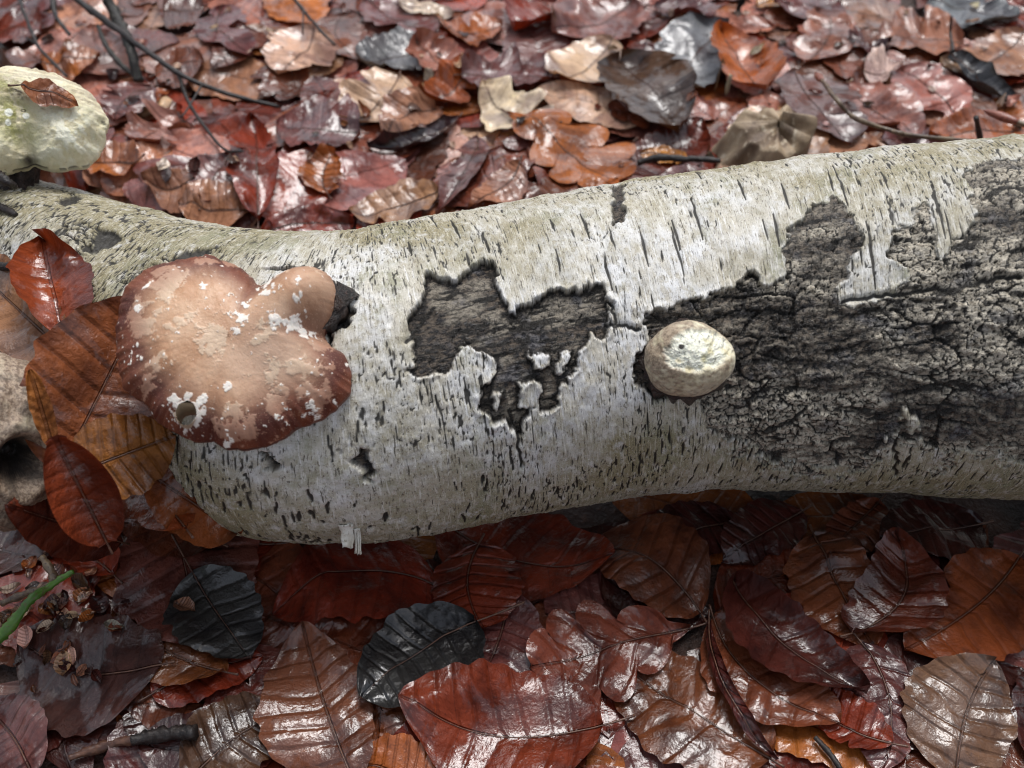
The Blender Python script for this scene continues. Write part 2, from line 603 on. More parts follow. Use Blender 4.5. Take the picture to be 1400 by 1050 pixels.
RB = RB + bump_at(330, 95, 0.045, 0.05, 0.009) + bump_at(120, 10, 0.03, 0.03, 0.004) + bump_at(230, 5, 0.02, 0.02, -0.004)
RB = RB + bump_at(1340, 10, 0.06, 0.04, 0.003) + bump_at(455, 40, 0.02, 0.025, -0.002)
RB = RB + 0.0035 * (fbm(U2 / 0.09, V2 / 0.07, 5, 3) - 0.5)
CT, STH = np.cos(TH)[None, :, None], np.sin(TH)[None, :, None]
DIR = NUP[:, None, :] * CT + SIDE[:, None, :] * STH
P0 = AX[:, None, :3] + RB[..., None] * DIR

# look-up: photo pixel -> bark coordinates
sub = (slice(0, NSEG, 4), slice(0, 430, 3))
LP, LD = P0[sub].reshape(-1, 3), DIR[sub].reshape(-1, 3)
lpx, lpy, _ = project(LP)
vis = np.einsum('ij,ij->i', LD, CAM - LP) > 0.0
LU, LV = U2[sub].ravel(), V2[sub].ravel()


def bark_at(px, py):
    e = np.where(vis, (lpx - px) ** 2 + (lpy - py) ** 2, 1e12)
    k = int(np.argmin(e))
    return LU[k], LV[k], LP[k], LD[k]


def bark_poly(pts):
    return [bark_at(*p)[:2] for p in pts]


def local_dist(poly, pad=0.02):
    p = np.array(poly)
    out = np.full(U2.shape, -1.0)
    iu = np.where((AS > p[:, 0].min() - pad) & (AS < p[:, 0].max() + pad))[0]
    jv = np.where((TH * R0 > p[:, 1].min() - pad) & (TH * R0 < p[:, 1].max() + pad))[0]
    s = (slice(iu[0], iu[-1] + 1), slice(jv[0], jv[-1] + 1))
    wu = U2[s] + 0.0060 * (fbm(U2[s] / 0.006, V2[s] / 0.006, 21, 4, 0.6) - 0.5)
    wv = V2[s] + 0.0060 * (fbm(U2[s] / 0.006, V2[s] / 0.006, 35, 4, 0.6) - 0.5)
    wv = wv + 0.0048 * (fbm(U2[s] / 0.0040, V2[s] / 0.02, 37, 4, 0.65) - 0.5)
    out[s] = polydist(wu, wv, poly)
    return out


def crop5(x, y):
    return 480 + x * 0.3286, 300 + y * 0.3286


P1 = [crop5(*p) for p in [(240, 420), (275, 350), (310, 300), (310, 230), (350, 225), (400, 240), (450, 240), (500, 190), (540, 175), (605, 190),
      (625, 260), (630, 330), (650, 375), (720, 375), (760, 350), (830, 300), (900, 290), (985, 290), (990, 260), (1040, 260), (1045, 320),
      (1085, 340), (1090, 440), (1075, 500), (1020, 500), (985, 470), (955, 560), (935, 640), (905, 650), (900, 700), (870, 690), (880, 770),
      (820, 810), (780, 790), (775, 740), (740, 800), (740, 830), (700, 910), (665, 870), (650, 830), (600, 840), (530, 800), (540, 690),
      (575, 690), (600, 600), (570, 560), (530, 530), (490, 530), (440, 580), (410, 610), (410, 645), (340, 620), (310, 680), (230, 625),
      (265, 600), (250, 520)]]
ISL = [[(1284, 334), (1302, 336), (1301, 362), (1285, 360)], [(1255, 600), (1258, 560), (1235, 560), (1226, 600)]]
P1w = [[crop5(*p) for p in q] for q in ([(730, 560), (820, 560), (825, 600), (780, 640), (745, 600)], [(860, 550), (915, 535), (900, 610), (850, 640), (840, 600)],
       [(700, 700), (760, 670), (800, 715), (770, 760), (735, 800), (715, 790)], [(600, 700), (620, 715), (610, 790), (590, 780)])]
P2 = [(870, 432), (900, 425), (960, 410), (1000, 388), (1025, 365), (1050, 388), (1072, 385), (1080, 330), (1090, 300), (1115, 285), (1135, 268), (1160, 290),
      (1172, 320), (1165, 350), (1160, 385), (1145, 400), (1155, 410), (1180, 418), (1215, 410), (1240, 395), (1238, 362), (1210, 345), (1215, 320),
      (1240, 300), (1260, 280), (1280, 305), (1285, 332), (1283, 360), (1302, 362), (1306, 330), (1318, 320), (1330, 290), (1325, 260), (1320, 235), (1345, 225), (1400, 218), (1520, 205), (1640, 215), (1640, 655),
      (1500, 650), (1400, 630), (1370, 610), (1330, 622), (1290, 640), (1268, 600), (1250, 590), (1225, 585), (1215, 620), (1150, 640), (1080, 640), (1040, 625), (1000, 600),
      (965, 575), (950, 545), (915, 535), (885, 520), (870, 490), (890, 465), (880, 445)]
P3 = [(840, 254), (855, 252), (858, 275), (855, 300), (846, 312), (838, 296)]
P4s = [[(445, 385), (462, 395), (482, 425), (470, 450), (450, 470), (440, 440)],                     # dark sunken zone where the knob attaches
       [(352, 618), (366, 614), (378, 645), (364, 640)],
       [(480, 625), (500, 612), (520, 640), (500, 660)],
       [(215, 352), (270, 338), (330, 330), (310, 345), (250, 358), (165, 400), (160, 385)],
       [(60, 325), (105, 300), (150, 310), (170, 325), (140, 350), (100, 352)],
       [(75, 275), (110, 262), (112, 280), (85, 285)],
       [(355, 372), (400, 368), (440, 372), (400, 376)],
       [(868, 500), (885, 495), (930, 538), (900, 545), (870, 530)]]

m_dark = np.zeros(U2.shape)
m_tan = np.zeros(U2.shape)
m_crack = np.zeros(U2.shape)
m_line = np.zeros(U2.shape)
hgt = np.zeros(U2.shape)

f_mid = fbm(U2 / 0.012, V2 / 0.012, 41, 4)
f_fine = fbm(U2 / 0.0016, V2 / 0.0035, 43, 3)
d1 = local_dist(bark_poly(P1))
for q in P1w:
    d1 = np.minimum(d1, -local_dist(bark_poly(q), 0.012) if True else d1)
d2 = local_dist(bark_poly(P2), 0.03)
d3 = local_dist(bark_poly(P3), 0.012)
d4 = np.full(U2.shape, -1.0)
d5 = np.full(U2.shape, -1.0)
for qi, q in enumerate(P4s):
    if qi in (3, 4, 5):
        d5 = np.maximum(d5, local_dist(bark_poly(q), 0.012))
    else:
        d4 = np.maximum(d4, local_dist(bark_poly(q), 0.012))
for q in ISL:
    d2 = np.minimum(d2, -local_dist(bark_poly(q), 0.012))
low_ = sstep(0.085, 0.115, V2)
d2 = np.where(d2 > -0.03, d2 + (0.0035 + 0.013 * low_) * (fbm(U2 / 0.008, V2 / 0.006, 209, 4, 0.6) - 0.47) * 2 * sstep(0.035, 0.0, np.abs(d2)), d2)
k1, k2, k3, k4 = (sstep(-0.0004, 0.0007, d) for d in (d1, d2, d3, d4))
lip = sum(np.exp(-((d + 0.0009) / 0.0011) ** 2) * (d < 0.0006) for d in (d1, d2))
lip *= sstep(0.35, 0.6, fbm(U2 / 0.01, V2 / 0.01, 77, 2))

# --- peeled centre patch: thin black layers with fibres along the log
fib = fbm(U2 / 0.012 + 0.6 * f_mid, V2 / 0.0022, 51, 4, 0.6)
lay = fbm(U2 / 0.016, V2 / 0.011, 55, 4, 0.55)
terr = np.floor(lay * 7) + sstep(0.75, 1.0, lay * 7 - np.floor(lay * 7))
h1 = -0.0019 + 0.00055 * (terr - 3.5) + 0.0016 * (fib - 0.5) + 0.0007 * (f_fine - 0.5)
c1 = sstep(0.43, 0.36, fib) * 0.7
g1, g2, gid = worley(U2 / 0.0055 + 2.0 * (f_mid - .5), V2 / 0.0030, 63)
cr1 = sstep(0.10, 0.02, g2 - g1) * sstep(0.45, 0.6, fbm(U2 / 0.02, V2 / 0.012, 58, 2))
hgt += k1 * (h1 - 0.0007 * cr1)
m_crack = np.maximum(m_crack, k1 * np.maximum(c1, cr1 * 0.8))
m_tan = np.maximum(m_tan, k1 * sstep(0.44, 0.60, fbm(U2 / 0.022, V2 / 0.009, 71, 3)) * sstep(0.001, 0.004, d1) * 0.38)
edge1 = np.exp(-((d1 - 0.0008) / 0.0009) ** 2) * k1
m_crack = np.maximum(m_crack, edge1 * 0.75)

# --- rough corky bark on the right: plates, ridges and fissures
wu = U2 + 0.010 * (fbm(U2 / 0.018, V2 / 0.018, 81, 3) - 0.5)
wv = V2 + 0.008 * (fbm(U2 / 0.018, V2 / 0.018, 83, 3) - 0.5)
a1, a2, aid = worley(wu / 0.020, wv / 0.0080, 91)
b1, b2, bid = worley(wu / 0.0050, wv / 0.0030, 93)
e1_, e2_, eid = worley(wu / 0.0027, wv / 0.0019, 95)
zone = fbm(U2 / 0.045, V2 / 0.03, 97, 3)
fis = sstep(0.10, 0.03, a2 - a1) * sstep(0.47, 0.60, fbm(U2 / 0.03, V2 / 0.03, 101, 2))
crk = sstep(0.12, 0.03, b2 - b1)
crk2 = sstep(0.13, 0.03, e2_ - e1_)
rid = fbm(wu / 0.013, wv / 0.0030, 103, 4, 0.6)
h2 = 0.0014 * (aid - 0.45) + 0.0012 * (bid - 0.4) + 0.0006 * eid + 0.0020 * (rid - 0.5) - 0.0014 * fis - 0.0009 * crk - 0.0006 * crk2 + 0.0022 * (zone - 0.5) - 0.0006
hgt += k2 * (h2 + 0.0002)
pale0 = sstep(0.40, 0.53, zone)
m_crack = np.maximum(m_crack, k2 * np.maximum.reduce([fis, crk * (0.55 + 0.4 * pale0), crk2 * (0.25 + 0.45 * pale0), sstep(0.40, 0.31, rid) * 0.7]))
pale_zone = sstep(0.405, 0.525, zone + 0.035 * (V2 - 0.07) / 0.03 + 0.05 * (fbm(U2 / 0.008, V2 / 0.006, 207, 3) - 0.5) * 2)
m_tan = np.maximum(m_tan, k2 * np.clip((0.08 + pale_zone) * (0.35 + 0.75 * bid) + 0.75 * sstep(0.52, 0.64, rid) * (0.3 + 0.7 * pale_zone), 0, 1))
# --- small scars
hgt += -0.0016 * k3 + k3 * 0.002 * (f_fine - 0.4) - 0.0022 * k4 + k4 * 0.002 * (fib - 0.5)
m_crack = np.maximum(m_crack, k4 * sstep(0.55, 0.4, f_fine) * 0.8)
k5 = sstep(-0.001, 0.004, d5)
z1, z2, _z = worley(U2 / 0.005 + 3 * f_mid, V2 / 0.006 + 2 * f_mid, 205)
cz = k5 * np.maximum(sstep(0.22, 0.05, z2 - z1), sstep(0.5, 0.40, f_mid))
hgt += -0.0018 * cz + k5 * 0.003 * (f_mid - 0.45)
m_crack = np.maximum(m_crack, cz * 0.9)
hgt += 0.0009 * lip
m_dark = np.maximum.reduce([k1, k2, k3, k4])
white = 1 - m_dark

# --- smooth white bark: peeling skin, fine cracks round the log
sk = fbm(U2 / 0.0011, V2 / 0.014, 111, 3, 0.55)
skm = fbm(U2 / 0.03, V2 / 0.03, 113, 3)
hair = sstep(0.045, 0.012, np.abs(sk - 0.5)) * sstep(0.40, 0.58, skm)
peel = fbm(U2 / 0.010, V2 / 0.022, 115, 4, 0.6)
pt = np.floor(peel * 9)
hgt += white * (0.00018 * pt + 0.0007 * (peel - 0.5) - 0.00035 * hair + 0.0004 * (f_fine - 0.5))
m_line = np.maximum(m_line, white * hair * 0.75)

# skew of the growth lines where the log swells and bends (left end)
px_col = np.interp(AS, AS, ST_PX)
left = sstep(470, 300, px_col)[:, None]


def mark(u0, v0, ln, wd, depth, strength, slant=0.0):
    i0, i1 = np.searchsorted(AS, [u0 - 3 * wd - abs(slant) * ln, u0 + 3 * wd + abs(slant) * ln])
    j0, j1 = np.searchsorted(TH[:430] * R0, [v0 - ln * 0.6, v0 + ln * 0.6])
    if i1 - i0 < 1 or j1 - j0 < 1:
        return
    s = (slice(i0, i1 + 1), slice(j0, j1))
    w = (V2[s] - v0) / ln
    wig = 0.0007 * (vnoise(V2[s] / 0.004, np.full(V2[s].shape, u0 * 997), 7) - 0.5)
    prof = np.exp(-((U2[s] - u0 - slant * (V2[s] - v0) - wig) / (wd * np.clip(1.15 - 1.6 * np.abs(w), 0.15, 1))) ** 2) * (np.abs(w) < 0.5) * white[s]
    hgt[s] -= depth * prof
    m_line[s] = np.maximum(m_line[s], strength * prof)


pxu = lambda px: np.interp(-px, -ST_PX, AS)
uL, uR = pxu(-120), pxu(1500)
for _ in range(5600):       # short fine cracks
    u0, v0 = rng.uniform(uR - 0.1, uL), rng.uniform(-0.09, 0.165)
    if vnoise(np.array([u0 / 0.022]), np.array([v0 / 0.03]), 19)[0] < 0.40:
        continue
    mark(u0, v0, 0.002 + 0.004 * rng.exponential(), rng.uniform(0.00028, 0.00046), 0.0004, rng.uniform(0.35, 1.0), rng.normal(0, 0.08))
for _ in range(170):       # lenticels, longer and wider
    u0, v0 = rng.uniform(uR - 0.1, uL), rng.uniform(-0.06, 0.15)
    mark(u0, v0, 0.005 + 0.007 * rng.exponential(), rng.uniform(0.00036, 0.0006), 0.0009, 1.0, rng.normal(0, 0.06))
for _ in range(260):       # gaping lenticels low on the near side
    u0, v0 = rng.uniform(pxu(1300), pxu(300)), rng.uniform(0.095, 0.15)
    if vnoise(np.array([u0 / 0.03]), np.array([v0 / 0.02]), 9)[0] < 0.42:
        continue
    mark(u0, v0, rng.uniform(0.003, 0.011), rng.uniform(0.00035, 0.00072), 0.0012, 1.0, rng.normal(0.1, 0.08))
for px_, y0_, y1_ in [(921, 300, 345), (948, 270, 330), (560, 330, 352), (620, 300, 330), (800, 290, 330), (830, 345, 400), (1010, 245, 275), (1075, 250, 290),
                      (1058, 290, 340), (880, 315, 370), (755, 300, 320), (660, 320, 350), (1188, 300, 400), (1280, 250, 330), (640, 345, 368)]:
    a_, b_ = bark_at(px_, y0_), bark_at(px_ + 3, y1_)
    mark((a_[0] + b_[0]) / 2, (a_[1] + b_[1]) / 2, abs(b_[1] - a_[1]), 0.0007, 0.001, 1.0)
# cross cracks leading out of the patches
for (x0_, y0_), (x1_, y1_) in [((838, 445), (872, 452)), ((838, 420), (840, 445)), ((1155, 415), (1240, 398)), ((880, 440), (1060, 425)), ((1240, 398), (1400, 380)),
                               ((1225, 600), (1222, 650)), ((700, 560), (712, 640)), ((590, 420), (560, 470))]:
    A_, B_ = np.array(bark_at(x0_, y0_)[:2]), np.array(bark_at(x1_, y1_)[:2])
    n_ = max(12, int(np.linalg.norm(B_ - A_) / 0.0005))
    D_ = unit(B_ - A_)
    w_ = 0.006 * (fbm(np.linspace(0, n_ * 0.0005 / 0.006, n_), np.full(n_, x0_ * 0.37), 3, 4, 0.6) - 0.5)
    for k_ in range(n_):
        f_ = k_ / (n_ - 1)
        bu = A_ + (B_ - A_) * f_ + np.array([-D_[1], D_[0]]) * w_[k_] * math.sin(math.pi * f_) ** 0.5
        i0, i1 = np.searchsorted(AS, [bu[0] - 0.003, bu[0] + 0.003])
        j0, j1 = np.searchsorted(TH[:430] * R0, [bu[1] - 0.003, bu[1] + 0.003])
        s_ = (slice(i0, i1), slice(j0, j1))
        g_ = np.exp(-((U2[s_] - bu[0]) ** 2 + (V2[s_] - bu[1]) ** 2) / 0.0008 ** 2)
        m_crack[s_] = np.maximum(m_crack[s_], g_)
        hgt[s_] = np.minimum(hgt[s_], hgt[s_] * (1 - g_) - 0.0014 * g_)

# olive and grey staining: towards the left end, crest and flank; flank tone also paints in shade
stain = fbm(U2 / 0.05, V2 / 0.05, 121, 4)
m_olive = np.clip(0.8 * left + 0.6 * sstep(0.025, -0.03, V2) + 0.85 * sstep(0.06, 0.11, V2) + 0.5 * sstep(0.48, 0.65, stain) - 0.05, 0, 1) * sstep(0.22, 0.55, stain + 0.14)
rough_left = left * sstep(0.1, 0.5, stain)
wl1, wl2, wid = worley(wu / 0.0022, wv / 0.018, 131)
lc = left * white * sstep(0.22, 0.05, wl2 - wl1) * sstep(0.3, 0.55, fbm(U2 / 0.02, V2 / 0.02, 133, 2))
hgt -= 0.0006 * lc
m_line = np.maximum(m_line, lc * 0.75)

# the skewed coordinate makes growth lines fan out at the swelling
U_sh = U2 + left * 0.45 * np.maximum(V2 - 0.055, 0) * 0 + 0.0
PB = AX[:, None, :3] + (RB + hgt)[..., None] * DIR
log = tag(link('birch_log', None, loc=tuple(AX[NSEG // 2, :2]) + (0.0,)), 'fallen birch log with peeling white bark and dark rotten patches', 'log')
LOC = np.array(log.location)
trunk = link('trunk', make_mesh('trunk', PB - LOC, grid_faces(NSEG, NT, True),
             dict(bark_uv=np.stack([U2, V2, 0 * U2], -1).reshape(-1, 3), m_dark=m_dark.ravel(), m_crack=np.clip(m_crack, 0, 1).ravel(),
                  m_tan=m_tan.ravel(), m_olive=m_olive.ravel(), m_line=np.clip(m_line, 0, 1).ravel())), M_BARK, log)

# height field of the log's upper side
Hl = np.full(Hg.shape, -1.0)
top = P0[:, (np.abs(TH) < math.radians(88)), :].reshape(-1, 3)
ix, iy = hidx(top[:, 0], top[:, 1])
np.maximum.at(Hl, (ix, iy), top[:, 2])
for _ in range(2):
    for ax in (0, 1):
        for s in (1, -1):
            r_ = np.roll(Hl, s, ax)
            Hl = np.where(Hl < -0.5, r_, Hl)
# underside ceiling for leaves that slip beneath the log
bot = P0[:, (np.cos(TH) < 0.0), :].reshape(-1, 3)
Hc = np.full(Hg.shape, 9.0)
ix, iy = hidx(bot[:, 0], bot[:, 1])
np.minimum.at(Hc, (ix, iy), bot[:, 2])
for _ in range(3):
    for ax in (0, 1):
        for s in (1, -1):
            r_ = np.roll(Hc, s, ax)
            Hc = np.where(Hc > 8, r_, Hc)

# ------------------------------------------------------------------ leaves
def half_width(t, kind, seed):
    if kind == 'oak':
        base = 0.5 * np.sin(np.pi * np.clip(t, 0, 1) ** 1.25) ** 0.7
        lob = 0.62 + 0.38 * np.cos(2 * np.pi * t * 4.6)
        return base * (0.42 + 0.62 * lob)
    if kind == 'strip':
        return 0.5 * np.sin(np.pi * t) ** 0.45
    q = np.clip(t, 1e-4, 1 - 1e-4)
    return 0.5 * q ** 0.56 * (1 - q) ** 0.72 / (0.4375 ** 0.56 * 0.5625 ** 0.72)


def leaf_arrays(base, tip, width, kind, col, H, nt=34, ns=15, fold=0.0, curl=0.0, roll=0.0, wave=1.0, stiff=10, seed=0, lift=0.0007, wet=1.0, pleat=1.0, clampc=True, tipup=0.0, tear=0.5, vein=None):
    """a leaf blade from base to tip (xy), draped on height field H"""
    r = np.random.default_rng(seed)
    base, tip = np.asarray(base, float)[:2], np.asarray(tip, float)[:2]
    ax = tip - base
    L = np.linalg.norm(ax)
    ax = ax / L
    pr = np.array([ax[1], -ax[0]])
    t = np.linspace(0, 1, nt)[:, None]
    s = np.linspace(-1, 1, ns)[None, :]
    hw = half_width(t, kind, seed) * width
    asym = 1 + 0.12 * r.normal()
    hw = np.where(s > 0, hw * asym, hw / asym)
    wig = 1 + 0.07 * (vnoise(t * 9 + seed % 97, s * 0 + (s > 0) * 5.0, 3) - 0.5) * 2
    wig = wig + (0.035 * np.sin(t * 50 + (s > 0) * 2) if kind == 'beech' else 0)
    for _ in range(r.poisson(1.6 * tear)):      # torn and nibbled edges
        t0, sg = r.uniform(0.12, 1.0), r.choice([-1, 1])
        hw = hw * (1 - np.where(s * sg > 0, r.uniform(0.2, 0.75) * min(1, tear + 0.3), 0) * np.exp(-((t - t0) / r.uniform(0.02, 0.09)) ** 2))
    wig = wig + tear * 0.16 * (fbm(t * 11 + seed % 57, (s > 0) * 7.0 + 0 * t, 13, 2) - 0.5) * 2
    X = s * np.where(np.abs(s) > 0.6, hw * wig, hw)
    bend = 0.11 * L * r.normal() * (t - 0.5) ** 2 * 4
    Yl = t * L + 0 * s
    if kind == 'oak':
        Yl = Yl + 0.035 * L * np.abs(s) * np.sin(2 * np.pi * t * 4.6) + 0.10 * L * np.abs(s) ** 1.5 * np.sin(np.pi * t)
    phase = t * r.uniform(6.5, 9.5) - (0.9 if kind != 'oak' else 1.3) * np.abs(s) * np.sin(np.pi * np.clip(t, 0.02, .98)) + 0.5 + r.uniform(0, 1) + 0.5 * (vnoise(t * 7 + seed % 41, np.sign(s) * 3.0, 77) - 0.5)
    fr = np.abs(phase - np.floor(phase) - 0.5) * 2
    rel = pleat * 0.00042 * (1 - fr) * np.sin(np.pi * t) * np.minimum(1, np.abs(s) * 3)
    rel = rel + fold * np.abs(X) + curl * (s ** 2) * width * 0.5 + tipup * L * t ** 2
    rel = rel + wave * 0.0042 * (fbm(t * 2.2 + seed % 31, s * 1.1 + seed % 17, 5, 2) - 0.35) * (0.25 + 0.75 * np.abs(s))
    rel = rel + wave * 0.0011 * (vnoise(t * 8 + seed % 13, s * 3, 9) - 0.3) * np.abs(s)
    if roll:      # roll the blade into a trough / tube
        ang = s * roll
        Rr = hw.mean() / max(abs(roll), 0.2) * np.sin(np.pi * np.clip(t, 0.03, 0.97)) ** 0.5
        X = Rr * np.sin(ang)
        rel = rel * 0.4 + Rr * (1 - np.cos(ang))
    rel = rel - rel.min()
    x = base[0] + ax[0] * Yl + pr[0] * (X + bend)
    y = base[1] + ax[1] * Yl + pr[1] * (X + bend)
    h = H[hidx(x, y)]
    z = h.copy()
    for _ in range(stiff):
        q = np.pad(z, 1, mode='edge')
        z = np.maximum(0.25 * (q[2:, 1:-1] + q[:-2, 1:-1] + q[1:-1, 2:] + q[1:-1, :-2]), h)
    z = z + rel + lift
    if clampc:
        z = np.minimum(z, np.maximum(Hc[hidx(x, y)] - 0.0015, soil(x, y) + 0.001))
    P = np.stack([x, y, z], -1)
    off = r.uniform(0, 40)
    at = dict(leaf_uv=np.stack([t + 0 * s, s + 0 * t, phase], -1).reshape(-1, 3),
              leaf_m=np.stack([X, Yl, off + 0 * X], -1).reshape(-1, 3),
              leaf_col=np.tile(np.append(col, 1.0), (nt * ns, 1)), leaf_wet=np.full(nt * ns, wet), leaf_vein=np.full(nt * ns, r.uniform(0.25, 0.9) if vein is None else vein))
    return P, at


def splat(P, H):
    n, m_ = P.shape[:2]
    q = [P]
    for f in (0.33, 0.66):
        q.append(P[:-1] * (1 - f) + P[1:] * f)
    for A in q:
        for B in (A, A[:, :-1] * .67 + A[:, 1:] * .33, A[:, :-1] * .33 + A[:, 1:] * .67):
            B = B.reshape(-1, 3)
            k = hidx(B[:, 0], B[:, 1])
            H[k] = np.maximum(H[k], B[:, 2])


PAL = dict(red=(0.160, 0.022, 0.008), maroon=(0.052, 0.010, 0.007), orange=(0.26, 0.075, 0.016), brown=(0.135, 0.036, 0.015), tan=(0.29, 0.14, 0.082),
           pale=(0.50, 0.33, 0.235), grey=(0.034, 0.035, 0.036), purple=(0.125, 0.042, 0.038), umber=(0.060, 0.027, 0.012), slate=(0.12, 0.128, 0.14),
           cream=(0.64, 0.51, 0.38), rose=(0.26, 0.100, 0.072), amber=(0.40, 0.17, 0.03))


def tint(name, r, k=0.18):
    return np.array(PAL[name]) * np.exp(r.normal(0, k)) * np.exp(r.normal(0, 0.06, 3))


# deep litter: joined, nobody could count it
def litter_positions(n, x0, x1, y0, y1, r):
    return np.stack([r.uniform(x0, x1, n), r.uniform(y0, y1, n)], 1)


def in_log(x, y):
    """distance from the log axis in plan"""
    k = np.argmin((AX[::10, 0] - x) ** 2 + (AX[::10, 1] - y) ** 2)
    return math.hypot(AX[k * 10, 0] - x, AX[k * 10, 1] - y) / AX[k * 10, 3]


lr = np.random.default_rng(5)
SV, SF, SA = [], [], {k: [] for k in ('leaf_uv', 'leaf_m', 'leaf_col', 'leaf_wet', 'leaf_vein')}
nvert = 0
names_f = ['red', 'maroon', 'brown', 'red', 'purple', 'maroon', 'brown', 'orange']
names_b = ['brown', 'rose', 'red', 'tan', 'purple', 'red', 'rose', 'rose', 'brown', 'orange', 'pale']


def add_stuff(P, at):
    global nvert
    n, m_ = P.shape[:2]
    SV.append(P.reshape(-1, 3))
    SF.append(grid_faces(n, m_) + nvert)
    for k in SA:
        SA[k].append(at[k])
    nvert += n * m_


pos = litter_positions(2100, -0.80, 0.80, -0.40, 1.08, lr)
for i, (x, y) in enumerate(pos):
    near = y < 0.02
    if in_log(x, y) < 0.45:
        continue
    L = lr.uniform(0.05, 0.085)
    a = lr.uniform(0, 2 * math.pi)
    dx, dy = math.cos(a) * L / 2, math.sin(a) * L / 2
    nm = (names_f if near else names_b)[lr.integers(0, 8 if near else 11)]
    P, at = leaf_arrays((x - dx, y - dy), (x + dx, y + dy), L * lr.uniform(0.5, 0.68), 'beech', tint(nm, lr, 0.25), Hg, 15, 9, fold=lr.uniform(-0.05, 0.12),
                        curl=lr.uniform(-0.02, 0.08), stiff=6, seed=i + 1000, wave=lr.uniform(0.4, 1.0), lift=0.0003, wet=lr.uniform(0.4, 1))
    splat(P, Hg)
    add_stuff(P, at)
# the mat is pressed down by rain: compact it, geometry and height field alike
SV = np.concatenate(SV)
PRESS = 0.45
zs = soil(SV[:, 0], SV[:, 1])
SV[:, 2] = zs + (SV[:, 2] - zs) * PRESS
Hsoft = soil(HX, HY)
Hg[:] = Hsoft + (Hg - Hsoft) * PRESS
print('litter height', np.percentile(Hg - Hsoft, [5, 50, 95, 99]))
litter = tag(link('leaf_litter', make_mesh('leaf_litter', SV, np.concatenate(SF), {k: np.concatenate(v) for k, v in SA.items()}), M_LEAF),
             'deep mat of rotting brown beech leaves covering the forest floor', 'leaf litter', kind='stuff')


def leaf_object(P, at, label, group=None, name='beech_leaf', stalk=None, rib=True, nt=None, width=0.001):
    c = P.reshape(-1, 3).mean(0)
    o = link(name, make_mesh(name, P - c, grid_faces(*P.shape[:2]), at), M_LEAF, loc=tuple(c))
    tag(o, label, 'leaf', group)
    if rib:
        m_ = P.shape[1] // 2
        line = P[:, m_][: int(P.shape[0] * 0.93)] - c + np.array([0, 0, 0.00015])
        d = line[0] - line[2]
        d = d / (np.linalg.norm(d) + 1e-9)
        ln = 0.006 if stalk is None else stalk
        st_ = [line[0] + d * ln * f + np.array([0, 0, 0.10 * ln * f * f]) for f in np.linspace(1, 0, 6)[:-1]]
        pts = np.vstack([st_, line[::2]])
        rad = np.interp(np.arange(len(pts)), [0, 5, len(pts) - 1], [width * 0.70, width * 0.42, width * 0.12])
        V, Q, T = tube(pts, rad, 6)
        link('midrib', make_mesh('midrib', V, Q, None, T), M_STALK, o)
    return o


# half-buried leaves one can still tell apart between the larger ones
fill_names = {'red': 'reddish brown', 'maroon': 'dark maroon', 'brown': 'dull brown', 'purple': 'purplish brown', 'orange': 'orange brown', 'tan': 'tan', 'rose': 'rosy brown', 'pale': 'pale buff'}
fr_ = np.random.default_rng(23)
FILL = []
Hbase = Hg.copy()
cnt = 0
tries = 0
while cnt < 380 and tries < 4000:
    tries += 1
    front = fr_.random() < 0.22
    if front:
        px, py = fr_.uniform(-20, 1420), fr_.uniform(700, 1075)
    else:
        px, py = fr_.uniform(-30, 1430), -30 + 330 * fr_.random() ** 0.8
    p = hit(px, py, Hg)
    if in_log(p[0], p[1]) < 0.8:
        continue
    L = fr_.uniform(0.05, 0.082)
    a = fr_.uniform(0, 2 * math.pi)
    dx, dy = math.cos(a) * L / 2, math.sin(a) * L / 2
    nm = (names_f if front else names_b)[fr_.integers(0, 8 if front else 11)]
    kd = 'oak' if (not front and fr_.random() < 0.12) else 'beech'
    P, at = leaf_arrays((p[0] - dx, p[1] - dy), (p[0] + dx, p[1] + dy), L * fr_.uniform(0.55, 0.70), kd, tint(nm, fr_, 0.25), Hg,
                        30, 15, fold=fr_.uniform(-0.05, 0.16) if front else fr_.uniform(-0.05, 0.18), curl=fr_.uniform(-0.05, 0.18) if front else fr_.choice([0.03, 0.06, 0.12, 0.3]), stiff=16, seed=5000 + tries, wave=fr_.uniform(0.7, 1.6) if front else fr_.uniform(0.7, 1.9), tear=fr_.uniform(0.2, 1.0), pleat=fr_.uniform(0.2, 1.1), lift=0.0004, wet=fr_.uniform(0.5, 1),
                        tipup=fr_.choice([0, 0, 0, 0.06, 0.16]))
    splat(P, Hg)
    FILL.append((P, at, nm, front, kd, L))
    cnt += 1
# these are pressed down as well, blade and height field alike
PRESS2 = 0.38
for P, *_ in FILL:
    k = hidx(P[..., 0], P[..., 1])
    P[..., 2] = Hbase[k] + (P[..., 2] - Hbase[k]) * PRESS2
Hg[:] = Hbase + (Hg - Hbase) * PRESS2
print('fill height', np.percentile(Hg - Hsoft, [5, 50, 95, 99]))

# ------------------------------------------------------------------ fungi on the log
def star_outline(pts_local, nphi):
    p = np.asarray(pts_local)
    ang = np.arctan2(p[:, 1], p[:, 0])
    rr = np.hypot(p[:, 0], p[:, 1])
    o = np.argsort(ang)
    ang, rr = ang[o], rr[o]
    ph = np.linspace(-math.pi, math.pi, nphi, endpoint=False)
    r = np.interp(ph, np.concatenate([ang - 2 * math.pi, ang, ang + 2 * math.pi]), np.tile(rr, 3))
    for _ in range(3):
        r = 0.25 * np.roll(r, 1) + 0.5 * r + 0.25 * np.roll(r, -1)
    return ph, r


def disc_frame(C, n):
    n = unit(n)
    ex = unit(np.array([1.0, 0, 0]) - n[0] * n)
    ey = np.cross(n, ex)
    return n, ex, ey


